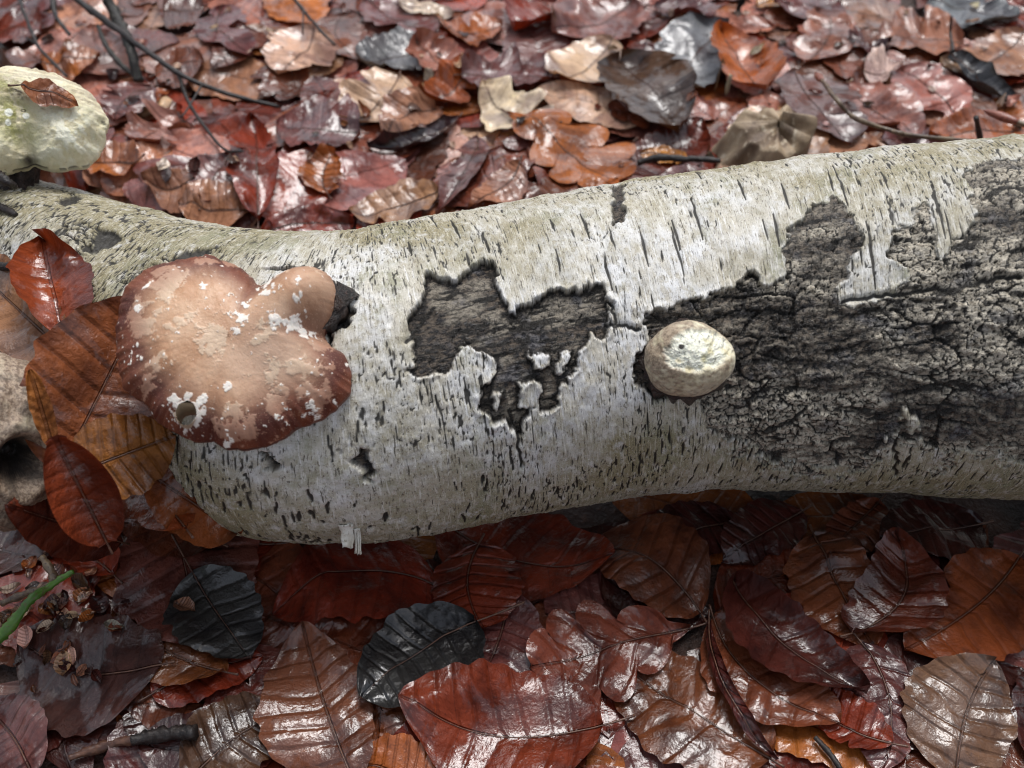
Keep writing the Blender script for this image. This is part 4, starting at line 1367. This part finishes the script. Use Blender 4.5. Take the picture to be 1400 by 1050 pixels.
HFR = [
 # in front of the log, bottom layer first
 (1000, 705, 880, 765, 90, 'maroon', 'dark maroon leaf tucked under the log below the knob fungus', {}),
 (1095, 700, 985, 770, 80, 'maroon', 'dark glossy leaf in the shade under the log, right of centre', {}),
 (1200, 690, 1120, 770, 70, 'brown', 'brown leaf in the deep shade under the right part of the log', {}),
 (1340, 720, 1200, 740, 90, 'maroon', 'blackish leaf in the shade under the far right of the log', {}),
 (1420, 900, 1385, 1040, 60, 'maroon', 'dark red leaf cut by the right edge near the bottom', {}),
 (1402, 775, 1245, 905, 150, (0.16, 0.040, 0.010), 'large orange brown leaf at the right edge in front of the log', dict(wet=0.3)),
 (1105, 738, 1188, 892, 104, 'brown', 'ribbed brown wet leaf left of the round maroon leaf', {}),
 (1205, 888, 1262, 748, 126, (0.10, 0.018, 0.009), 'round dark maroon leaf with bright wet patches at the right', dict(curl=0.15)),
 (1205, 880, 1228, 1065, 110, 'purple', 'pale shiny purplish leaf at the lower right', dict(wave=0.5)),
 (1288, 1070, 1345, 900, 160, (0.125, 0.066, 0.046), 'crumpled pale decaying leaf at the bottom right', dict(wave=1.6)),
 (1208, 1035, 1095, 955, 64, 'red', 'plain red brown leaf beneath the tip of the tan ribbed leaf', {}),
 (1050, 1045, 828, 900, 150, (0.120, 0.037, 0.013), 'ochre brown ribbed leaf under the oak leaf at the bottom', dict(pleat=1.3)),
 (950, 868, 1122, 1016, 118, (0.135, 0.040, 0.018), 'tan brown ribbed leaf overlapped by the folded maroon leaf', dict(pleat=1.7)),
 (983, 810, 1167, 962, 100, 'maroon', 'folded dark maroon leaf with shining ribs at the lower right', dict(curl=0.35, pleat=1.6)),
 (945, 862, 1036, 1048, 34, 'maroon', 'narrow rolled maroon leaf edge beside the oak leaf', dict(roll=1.1)),
 (972, 822, 806, 732, 124, 'brown', 'shiny ribbed brown leaf above the oak leaf', dict(pleat=1.7)),
 (582, 735, 828, 792, 146, 'red', 'broad red leaf along the lower edge of the log at centre', {}),
 (596, 768, 370, 800, 136, 'red', 'wet red leaf with pale reflections left of the black leaf', {}),
 (704, 812, 652, 955, 130, 'purple', 'purplish red leaf right of the black leaf', {}),
 (637, 752, 642, 868, 128, 'red', 'red leaf with an upright midrib above the black leaf', dict(fold=-0.15)),
 (250, 1070, 392, 962, 110, (0.075, 0.035, 0.018), 'dark brown veined leaf at the bottom beside the black stick', {}),
 (206, 942, 358, 892, 92, 'red', 'red brown ribbed leaf below the small grey leaf', dict(pleat=1.5)),
 (300, 935, 148, 852, 90, (0.16, 0.052, 0.019), 'ochre tipped wet leaf under the big purple leaf', {}),
 (372, 765, 245, 722, 80, 'red', 'red brown leaf between the log and the big purple leaf', {}),
 (240, 702, 278, 892, 205, (0.13, 0.035, 0.025), 'big purple red wet leaf under the small grey leaf', dict(pleat=1.5, wave=0.8)),
 (212, 945, 18, 905, 150, (0.055, 0.018, 0.014), 'broad dark maroon leaf at the lower left corner', dict(wave=0.7)),
 (60, 1060, -20, 960, 110, 'purple', 'wet purplish leaf at the bottom left corner', {}),
 (600, 1085, 485, 1035, 90, 'orange', 'orange brown leaf peeping out at the bottom centre', {}),
 (482, 1085, 412, 866, 150, (0.130, 0.045, 0.024), 'tan brown veined leaf standing at the bottom left of the black leaf', dict(pleat=1.5)),
 (70, 760, 130, 690, 80, 'red', 'dark red leaf in the hollow at the left below the log', dict(curl=0.3)),
]
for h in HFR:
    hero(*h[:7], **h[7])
hero(264, 790, 342, 905, 132, 'grey', 'small dark grey leaf with a long stalk lying on the big purple leaf', stalk=68, wave=0.9, curl=0.15)
hero(640, 842, 484, 948, 140, (0.022, 0.022, 0.024), 'crumpled black wet leaf with a long stalk in the foreground', stalk=75, wave=2.2, curl=0.12)
hero(942, 862, 722, 918, 150, (0.16, 0.04, 0.022), 'glossy reddish oak leaf in the foreground', kind='oak', name=OAK, stalk=26, wave=0.7)
hero(822, 1030, 540, 992, 170, (0.145, 0.021, 0.008), 'large bright red beech leaf at the bottom centre', stalk=46, pleat=1.3, fold=0.08)
hero(160, 790, 85, 728, 70, 'red', 'red leaf with a pale reflection above the green stem', curl=0.3)

# leaves caught on the log: free blades pushed clear of log and fungi
def surf(px, py):
    """nearest thing along the sight line: log, hollow fungus or litter"""
    best = hit(px, py, Hg)
    db = np.linalg.norm(best - CAM)
    e = np.where(vis, np.hypot(lpx - px, lpy - py), 1e9)
    k = int(np.argmin(e))
    if e[k] < 9 and np.linalg.norm(LP[k] - CAM) < db:
        best = LP[k]
        db = np.linalg.norm(best - CAM)
    Q_ = PH_[:65].reshape(-1, 3)
    qx, qy, _ = project(Q_)
    e = np.hypot(qx - px, qy - py)
    k = int(np.argmin(e))
    if e[k] < 9 and np.linalg.norm(Q_[k] - CAM) < db:
        best = Q_[k]
    return best


ALAY = AX[::6]


def push_out(P, gap):
    q = P.reshape(-1, 3)
    d2 = ((q[:, None, :] - ALAY[None, :, :3]) ** 2).sum(-1)
    k = d2.argmin(1)
    c = ALAY[k, :3]
    v = q - c
    r = np.linalg.norm(v, axis=1)
    need = ALAY[k, 3] + 0.0035 + gap
    f = np.where(r < need, need / np.maximum(r, 1e-6), 1.0)
    q = c + v * f[:, None]
    return q.reshape(P.shape)


def free_leaf(b, t_, wpx, colr, label, off=(0.002, 0.002), kind='beech', arch=0.0, curl=0.0, fold=0.0, roll=0.0, wave=1.0, wet=0.5, pleat=1.0, side=0.0, push=0.001, stalk=None, twist=0.0, vein=0.8, rib=True, reach=None):
    r = np.random.default_rng(int(b[0] * 7 + b[1] * 13 + t_[0] * 31 + t_[1]))
    nt, ns = 44, 21
    B, T_ = surf(*b), surf(*t_)
    B = B + unit(CAM - B) * off[0]
    T_ = T_ + unit(CAM - T_) * off[1]
    if reach:        # the stalk end is propped up by the leaves below it
        B = CAM + ray(*b) * reach
    ax = T_ - B
    L = np.linalg.norm(ax)
    ax = ax / L
    n = unit(CAM - (B + T_) / 2)
    n = unit(n - (n @ ax) * ax)
    sd_ = np.cross(ax, n)
    n, sd_ = unit(n * math.cos(side) + sd_ * math.sin(side)), unit(sd_ * math.cos(side) - n * math.sin(side))
    wid = wpx / FPX * np.linalg.norm((B + T_) / 2 - CAM)
    t = np.linspace(0, 1, nt)[:, None]
    s = np.linspace(-1, 1, ns)[None, :]
    hw = half_width(t, kind, 3) * wid
    wig = 1 + 0.07 * (vnoise(t * 9 + b[0], s * 0 + (s > 0) * 5.0, 3) - 0.5) * 2 + 0.02 * np.sin(t * 50 + (s > 0) * 2)
    X = s * np.where(np.abs(s) > 0.7, hw * wig, hw)
    phase = t * 8.0 - 0.9 * np.abs(s) * np.sin(np.pi * np.clip(t, 0.02, .98)) + 0.5
    fr = np.abs(phase - np.floor(phase) - 0.5) * 2
    z = pleat * 0.0008 * (1 - fr) * np.sin(np.pi * t) * np.minimum(1, np.abs(s) * 3) + fold * np.abs(X) + curl * s ** 2 * wid * 0.5 + arch * L * 4 * t * (1 - t)
    z = z + wave * 0.006 * (fbm(t * 2.2 + b[0], s * 1.1 + b[1], 5, 2) - 0.45) * (0.2 + 0.8 * np.abs(s)) + wave * 0.0012 * (vnoise(t * 8 + b[0], s * 3, 9) - 0.5) * np.abs(s)
    Xs = X
    if roll:
        Rr = wid / 2 / abs(roll) * np.sin(np.pi * np.clip(t, 0.03, 0.97)) ** 0.5
        X = Rr * np.sin(s * roll)
        z = z * 0.5 + np.sign(roll) * Rr * (1 - np.cos(s * roll))
    if twist:
        a = twist * (t - 0.5)
        X, z = X * np.cos(a) - z * np.sin(a), X * np.sin(a) + z * np.cos(a)
    P = B + (t * L + 0 * s)[..., None] * ax + X[..., None] * sd_ + z[..., None] * n
    if push is not None:
        P = push_out(P, push)
        P[..., 2] = np.maximum(P[..., 2], Hg[hidx(P[..., 0], P[..., 1])] + 0.0005)
    at = dict(leaf_uv=np.stack([t + 0 * s, s + 0 * t, phase], -1).reshape(-1, 3), leaf_m=np.stack([Xs, t * L + 0 * s, b[0] + 0 * Xs], -1).reshape(-1, 3),
              leaf_col=np.tile(np.append(PAL[colr] if isinstance(colr, str) else colr, 1.0), (nt * ns, 1)), leaf_wet=np.full(nt * ns, wet), leaf_vein=np.full(nt * ns, vein))
    return leaf_object(P, at, label, rib=rib, stalk=None if stalk is None else stalk / FPX * 0.48, width=0.0009)


free_leaf((168, 742), (10, 690), 84, (0.10, 0.020, 0.009), 'dark red leaf under the hollow fungus', off=(0.012, 0.008), wave=1.6)
free_leaf((300, 742), (150, 668), 96, (0.11, 0.026, 0.010), 'dark copper leaf in the shade below the leaf bundle', off=(0.006, 0.012), wave=1.6, curl=0.2)
free_leaf((96, 488), (-50, 352), 104, (0.23, 0.115, 0.06), 'tan ribbed leaf lying on the log at the left edge', off=(0.006, 0.003), pleat=1.3, wave=0.7)
free_leaf((82, 648), (206, 404), 186, (0.18, 0.055, 0.019), 'big orange brown veined leaf spread between log and bracket fungus', off=(0.010, 0.002), pleat=1.7, wave=1.6, fold=0.14, vein=1.0, reach=0.462)
free_leaf((96, 650), (236, 594), 112, (0.22, 0.085, 0.019), 'yellowish brown leaf tip just under the bracket fungus', off=(0.016, 0.003), wave=1.5, curl=-0.1, reach=0.455)
free_leaf((86, 458), (56, 324), 92, (0.21, 0.040, 0.011), 'curled red leaf standing on the log left of the bracket fungus', off=(0.006, 0.009), curl=0.45, wave=3.4, fold=0.12, twist=0.9, vein=0.25, rib=False)
free_leaf((322, 726), (190, 634), 92, (0.19, 0.052, 0.014), 'orange brown leaf leaning on the lower left flank of the log', off=(0.003, 0.014), arch=0.08, curl=0.2, wave=1.6, vein=0.4)
free_leaf((256, 726), (126, 634), 84, (0.19, 0.042, 0.012), 'folded red leaf below the big veined leaf', off=(0.024, 0.034), reach=0.462, arch=0.10, fold=-0.55, side=0.3, twist=0.8, wave=1.5, vein=0.3)
free_leaf((146, 742), (74, 596), 104, (0.16, 0.030, 0.010), 'rolled red leaf hanging beside the hollow fungus', off=(0.026, 0.035), roll=1.2, wave=1.6, vein=0.3, reach=0.452)
free_leaf((73, 614), (40, 504), 26, (0.30, 0.115, 0.028), 'narrow orange leaf sliver beside the hollow fungus', off=(0.024, 0.022), kind='strip', wet=0.2, curl=0.3, vein=0.0, rib=False, reach=0.448)
Hlog = np.maximum(Hg, Hl)
# two leaves on the cream fungus
Hcf = np.full(Hg.shape, -1.0)
splat(P3f[:NR3], Hcf)
for _ in range(4):
    for ax_ in (0, 1):
        for s_ in (1, -1):
            r_ = np.roll(Hcf, s_, ax_)
            Hcf = np.where(Hcf < -0.5, r_, Hcf)
Hlog = np.maximum(Hlog, Hcf)
hero(33, 122, 113, 157, 30, (0.33, 0.13, 0.06), 'small orange brown leaf lying on the cream fungus', on='log', stiff=12, wave=0.35, wet=0.3, pleat=0.5, lift=0.003, vein=0.4, curl=0.12)
hero(24, 122, -8, 40, 30, (0.07, 0.03, 0.015), 'dark curled leaf standing at the edge of the cream fungus', on='log', stiff=40, curl=0.5, wet=0.5)

# half-buried leaves: those the upper ones hide completely join the litter below
LAND = [('the cream fungus', 70, 160), ('the forked thin black twig', 250, 110), ('the thick lichened twig', 165, 40), ('the upright glossy red brown leaf', 355, 235), ('the broad purple toothed leaf', 435, 180),
        ('the slate grey leaf', 540, 85), ('the pale crumpled leaf', 520, 145), ('the rolled blackish strip', 575, 200), ('the two toned purplish leaf', 700, 95), ('the pale cream broken leaf', 700, 150),
        ('the large oak leaf', 765, 215), ('the broad rosy leaf at the top', 815, 30), ('the dark umber leaf', 890, 140), ('the greyish speckled leaf', 945, 85), ('the upright orange leaf', 1015, 85),
        ('the decayed wood stub', 1045, 200), ('the long red bud twig', 1180, 160), ('the rosy oval leaf', 1255, 55), ('the pale cream leaf', 1205, 95), ('the blackish crumpled leaf', 1335, 120), ('the lone red bud', 1370, 155),
        ('the green stem', 45, 830), ('the big purple red leaf', 255, 800), ('the small grey leaf', 310, 845), ('the black stick', 225, 1005), ('the black wet leaf', 550, 900), ('the bright red beech leaf', 690, 1000),
        ('the tan brown veined leaf', 445, 960), ('the glossy oak leaf', 835, 890), ('the folded maroon leaf', 1075, 885), ('the round maroon leaf', 1235, 815), ('the pale decaying leaf', 1310, 985),
        ('the lower edge of the log', 700, 745), ('the dark gap under the log', 1050, 720)]
used = {}
ev, ef, ea, en = [], [], {k: [] for k in SA}, 0
for P, at, nm, front, kd, L in FILL:
    Q_ = P.reshape(-1, 3)
    px_, py_, _ = project(Q_)
    seen = (Q_[:, 2] > Hg[hidx(Q_[:, 0], Q_[:, 1])] - 0.0012) & (px_ > 4) & (px_ < 1396) & (py_ > 4) & (py_ < 1046)
    for k in np.where(seen)[0]:       # behind the log?
        pass
    col_top = np.interp(px_, ST_PX[::-1], project(AX[:, :3] + NUP * AX[:, 3:4] * 0.9)[1][::-1])
    if not front:
        seen &= py_ < col_top + 6
    if seen.sum() < 0.10 * len(Q_):
        ev.append(Q_); ef.append(grid_faces(*P.shape[:2]) + en); en += len(Q_)
        for k in ea:
            ea[k].append(at[k])
        continue
    cx, cy = px_[seen].mean(), py_[seen].mean()
    o_ = sorted(LAND, key=lambda l: (l[1] - cx) ** 2 + ((l[2] - cy) * 1.3) ** 2)
    rel = None
    for l in o_[:3]:
        dx_, dy_ = cx - l[1], cy - l[2]
        side_ = ('right of' if dx_ > 0 else 'left of') if abs(dx_) > abs(dy_) * 1.2 else ('below' if dy_ > 0 else 'above')
        lab = '%s %s half buried %s %s' % (fill_names[nm], 'oak leaf' if kd == 'oak' else 'leaf', side_, l[0])
        if lab not in used:
            break
    if lab in used:
        big = 'small ' if L < 0.062 else 'long '
        lab = big + lab
    used[lab] = 1
    leaf_object(P, at, lab, 'half buried leaves ' + ('in front of the log' if front else 'behind the log'), rib=False, name='fallen_leaf')
if ev:
    tag(link('leaf_litter', make_mesh('leaf_litter', np.concatenate(ev), np.concatenate(ef), {k: np.concatenate(v) for k, v in ea.items()}), M_LEAF), 'buried leaves in the mat beneath the top leaves', 'leaf litter', kind='stuff')

# ------------------------------------------------------------------ twigs and bits
def twig(name, label, pxs, radii, mat, heights, branches=(), bud=None, H=None, nodes=True, group=None, bmat=None):
    def world(pts, hs):
        out = []
        for (x, y), h in zip(pts, hs):
            p = hit(x, y, Hg if H is None else H)
            # slide along the sight line to the wanted height above the litter
            d = ray(x, y)
            out.append(p + d * (h / d[2]))
        return np.array(out)
    W_ = world(pxs, heights)
    n = 16 + 6 * len(pxs)
    C_, s = spline(W_, n)
    rad = np.interp(np.linspace(0, 1, n), np.linspace(0, 1, len(radii)), radii)
    rad = rad * (1.3 if mat in (M_TWIG, M_LICHEN) else 1.1)
    if nodes:
        rad = rad * (1 + (0.18 if rad.max() < 0.0025 else 0.05) * sstep(0.62, 0.75, vnoise(s / 0.009, s * 0, 31))) * (1 + 0.12 * (vnoise(s / 0.004, s * 0, 37) - 0.5))
    C_ = C_ + 0.0006 * (np.stack([vnoise(s / 0.01, s * 0 + k, 5 + k) for k in range(3)], 1) - 0.5)
    V, Q, T = tube(C_, rad, 12, 0.30 if rad.max() > 0.0022 else 0.15, 3)
    c = C_[0].copy()
    o = tag(link(name, make_mesh(name, V - c, Q, None, T), mat, loc=tuple(c)), label, 'twig', group)
    for bp, br, bh in branches:
        Wb = world(bp, bh)
        k = np.argmin(np.linalg.norm(C_ - Wb[0], axis=1))
        Wb[0] = C_[k]
        Cb_, sb_ = spline(Wb, 22)
        V, Q, T = tube(Cb_, 1.25 * np.interp(np.linspace(0, 1, 22), np.linspace(0, 1, len(br)), br) * (1 + 0.15 * np.sin(sb_ * 700)), 7, 0.1, 8)
        link('side_branch', make_mesh('side_branch', V - c, Q, None, T), bmat or mat, o)
    if bud:
        bp, bl = bud
        d = unit(C_[0] - C_[3])
        q = np.linspace(0, 1, 12)
        pts = C_[0][None] + d[None] * (q[:, None] * bl)
        V, Q, T = tube(pts, bp * np.sin(np.pi * (0.14 + 0.86 * q)) ** 0.8 * 1.15 + 0.0001, 10, 0.08, 2)
        link('bud', make_mesh('bud', V - c, Q, None, T), M_BUD, o)
    return o


mm_ = 0.001
twig('twig', 'long thin black twig with a forked side shoot at the upper left', [(95, -8), (160, 40), (240, 97), (310, 128), (382, 146)], [2.0 * mm_, 1.7 * mm_, 1.3 * mm_, 1.0 * mm_], M_TWIG,
     [.03, .028, .022, .016, .008], [([(240, 97), (258, 140), (285, 180), (308, 205), (332, 207)], [1.1 * mm_, .9 * mm_, .6 * mm_], [.022, .018, .012, .008, .006]),
                                     ([(262, 152), (250, 158), (243, 154)], [.7 * mm_, .4 * mm_], [.016, .014, .014])])
twig('twig', 'thick black twig with lichen spots crossing the thin one at the top left', [(140, -10), (160, 25), (178, 65), (190, 112)], [3.0 * mm_, 3.2 * mm_, 2.8 * mm_, 2.6 * mm_], M_LICHEN, [.03, .024, .018, .010],
     [([(182, 108), (165, 88), (145, 62), (134, 35)], [1.5 * mm_, 1.6 * mm_, 1.2 * mm_], [.012, .014, .016, .018])])
twig('twig', 'thin curved dark twig above the cream fungus', [(25, -6), (38, 30), (52, 62), (72, 85), (92, 105)], [1.0 * mm_, 1.0 * mm_, .9 * mm_, .7 * mm_], M_TWIG, [.02, .018, .016, .014, .012],
     [([(58, 66), (46, 58), (36, 51)], [.8 * mm_, .6 * mm_], [.016, .016, .015])])
twig('twig', 'short dark twig hanging in from the top left edge', [(72, -6), (76, 20), (95, 48)], [1.5 * mm_, 1.3 * mm_, .9 * mm_], M_TWIG, [.02, .016, .010])
twig('twig', 'fine dark twig at the top, left of centre', [(398, -6), (420, 20), (440, 44), (458, 62)], [.9 * mm_, .8 * mm_, .7 * mm_], M_TWIG, [.016, .012, .010, .008], [([(412, 14), (414, 35), (414, 48)], [.6 * mm_, .4 * mm_], [.013, .010, .008])])
twig('twig', 'beech twig with a long pointed red bud behind the log', [(1124, 110), (1143, 135), (1160, 155), (1180, 166), (1215, 178), (1260, 187), (1330, 193)], [1.1 * mm_, 1.3 * mm_, 1.3 * mm_, 1.1 * mm_], M_TWIG_TAN,
     [.040, .038, .036, .036, .038, .042, .048], [([(1232, 182), (1226, 181), (1220, 180)], [1.3 * mm_, 1.0 * mm_], [.04, .04, .04])], bud=(2.2 * mm_, 0.021))
twig('twig', 'lone red beech bud on a short stalk at the right edge', [(1392, 167), (1412, 174), (1440, 182)], [1.6 * mm_, 1.3 * mm_, 1.3 * mm_], M_TWIG_TAN, [.045, .046, .05], bud=(2.4 * mm_, 0.023))
twig('twig', 'short dark knobbly shoot standing up behind the log at the right', [(1341, 196), (1338, 178), (1335, 160)], [1.4 * mm_, 1.1 * mm_, 1.2 * mm_], M_TWIG, [.03, .04, .048])
twig('twig', 'thin dark upright twig at the upper right', [(1303, 70), (1300, 45), (1301, 22)], [.9 * mm_, .8 * mm_, .6 * mm_], M_TWIG, [.006, .012, .018])
twig('twig', 'black twig lying behind the log near the stump', [(872, 222), (910, 216), (985, 220)], [1.5 * mm_, 1.6 * mm_, 1.3 * mm_], M_TWIG, [.012, .014, .012])
twig('twig', 'dark twig crossing the log beside the tan leaf', [(-12, 474), (20, 486), (50, 490), (79, 487)], [2.6 * mm_, 2.4 * mm_, 2.2 * mm_, 2.2 * mm_], M_TWIG, [.006, .005, .004, .004],
     [([(38, 490), (46, 505), (55, 520)], [1.7 * mm_, 1.2 * mm_], [.005, .003, .002])], H=Hlog)
twig('twig', 'small dark twig stub on the log above the tan leaf', [(-10, 362), (12, 365), (32, 358)], [1.3 * mm_, 1.2 * mm_, 1.2 * mm_], M_TWIG, [.003, .003, .003], H=Hlog)
twig('twig', 'dark little twig on the log below the cream fungus', [(-10, 236), (8, 248), (22, 256)], [1.6 * mm_, 1.6 * mm_, 1.1 * mm_], M_TWIG, [.003, .003, .002], H=Hlog)
twig('twig', 'dark little twig against the log at the left edge', [(-10, 276), (6, 286), (22, 294)], [1.2 * mm_, 1.2 * mm_, .9 * mm_], M_TWIG, [.003, .003, .002], H=Hlog)
twig('stick', 'short black wet stick lying in the leaves at the bottom left', [(180, 1012), (215, 1006), (268, 1000)], [1.9 * mm_, 2.2 * mm_, 2.3 * mm_], M_TWIG, [.004, .004, .004])
twig('stick', 'brown stick end beside the black stick at the bottom left', [(95, 1036), (140, 1022), (192, 1008)], [1.3 * mm_, 1.7 * mm_, 1.7 * mm_], M_STALK, [.004, .004, .004])
twig('green_stem', 'bright green stem at the lower left edge', [(-14, 888), (15, 855), (45, 818), (70, 800), (100, 782)], [2.0 * mm_, 1.8 * mm_, 1.8 * mm_, 1.4 * mm_, 1.0 * mm_], M_GREEN, [.026, .026, .026, .024, .022],
     [([(76, 798), (72, 785), (58, 762)], [1.8 * mm_, 1.5 * mm_, 1.4 * mm_], [.024, .024, .022]), ([(60, 806), (35, 812), (2, 825)], [1.2 * mm_, 1.5 * mm_, 1.2 * mm_], [.018, .016, .014])], bmat=M_TWIG_TAN)
twig('twig', 'thin reddish dead stalk arching above the green stem', [(60, 755), (95, 735), (140, 722), (175, 715)], [.7 * mm_, .6 * mm_, .5 * mm_], M_STALK, [.016, .018, .018, .016])
twig('twig', 'short dark stalk among the leaves at the bottom right', [(1115, 1008), (1130, 1025), (1150, 1052)], [.9 * mm_, .8 * mm_, .7 * mm_], M_TWIG, [.003, .003, .003])

# decayed stump behind the log
sp = hit(1045, 215, Hg)
t_ = np.linspace(0, 1, 40)[:, None]
a_ = np.linspace(0, 2 * math.pi, 60, endpoint=False)[None, :]
rr = (0.026 - 0.006 * t_) * (1 + 0.35 * (fbm(np.cos(a_) * 1.5 + 3 + 0 * t_, np.sin(a_) * 1.5 + t_ * 0.6, 5, 4) - 0.5) * 2) * np.where(t_ > 0.93, np.clip((1 - t_) / 0.07, 0.05, 1), 1)
hh = 0.036 * t_ + 0.014 * t_ * (fbm(np.cos(a_) * 2.4 + 0 * t_, np.sin(a_) * 2.4 + 0 * t_, 15, 3) - 0.5) * 2
SP = np.stack([sp[0] - 0.004 + rr * np.cos(a_) * 1.15 + 0.012 * t_, sp[1] + 0.012 + rr * np.sin(a_), soil(np.array(sp[0]), np.array(sp[1])) + hh], -1)
tag(link('rotten_stump', make_mesh('rotten_stump', SP - sp, grid_faces(40, 60, True)), M_WOOD, loc=tuple(sp)), 'small decayed wood stub standing right behind the log', 'stump')
# torn bark flakes on the log
def flake(px, py, lx, ly, lift, seed, mat=M_FLAKE):
    u, v, p, nrm = bark_at(px, py)
    k = np.argmin(np.abs(AS - u))
    tg = TAN[k]
    sd_ = np.cross(tg, nrm)
    if sd_[2] > 0:
        sd_ = -sd_
    a = np.linspace(-1, 1, 9)[:, None]
    b = np.linspace(0, 1, 11)[None, :]
    ragged = 1 + 0.3 * (vnoise(a * 3 + seed, b * 0, 3) - 0.5) * 2
    w_ = 1 - 0.45 * b * (vnoise(b * 4 + seed, a * 0, 9))
    Pf = p + (a * lx * w_)[..., None] * tg + (b * ly * ragged)[..., None] * sd_ + (0.0008 + lift * b ** 2 + 0.0008 * vnoise(a * 3, b * 3 + seed, 4))[..., None] * nrm
    o = link('bark_flake', make_mesh('bark_flake', Pf - LOC, grid_faces(9, 11)), mat, log)
    md = o.modifiers.new('thick', 'SOLIDIFY')
    md.thickness = 0.0006


flake(476, 712, .0030, .008, .006, 1.3)
flake(492, 717, .0014, .007, .008, 7.7)


# crumbs: husks, scales and bits of leaf nobody would count
cv, cf, ca, nb_ = [], [], {k: [] for k in SA}, 0
cr_ = np.random.default_rng(77)
for i in range(150):
    if i < 60:
        px, py = cr_.normal(75, 45), cr_.normal(850, 45)
    elif i < 160:
        px, py = cr_.uniform(-20, 1420), cr_.uniform(0, 250)
    else:
        px, py = 0, 0
    p = hit(px, py, Hg)
    if in_log(p[0], p[1]) < 0.9:
        continue
    L = cr_.uniform(0.004, 0.011) * (0.8 if i >= 160 else 1)
    a = cr_.uniform(0, 6.28)
    nm = ['tan', 'cream', 'brown', 'umber', 'orange', 'pale', 'maroon'][cr_.integers(0, 7)] if i < 160 else ['red', 'maroon', 'brown', 'umber'][cr_.integers(0, 4)]
    P, at = leaf_arrays(p[:2], p[:2] + L * np.array([math.cos(a), math.sin(a)]), L * cr_.uniform(0.4, 0.9), 'beech', tint(nm, cr_), Hg, 6, 5, curl=cr_.uniform(0, 0.7), stiff=1, seed=i + 300, wave=0.25, lift=0.0008, wet=0.6)
    cv.append(P.reshape(-1, 3)); cf.append(grid_faces(6, 5) + nb_); nb_ += 30
    for k in ca:
        ca[k].append(at[k])
tag(link('leaf_crumbs', make_mesh('leaf_crumbs', np.concatenate(cv), np.concatenate(cf), {k: np.concatenate(v) for k, v in ca.items()}), M_LEAF), 'small scales, husks and leaf scraps scattered over the litter', 'leaf scraps', kind='stuff')
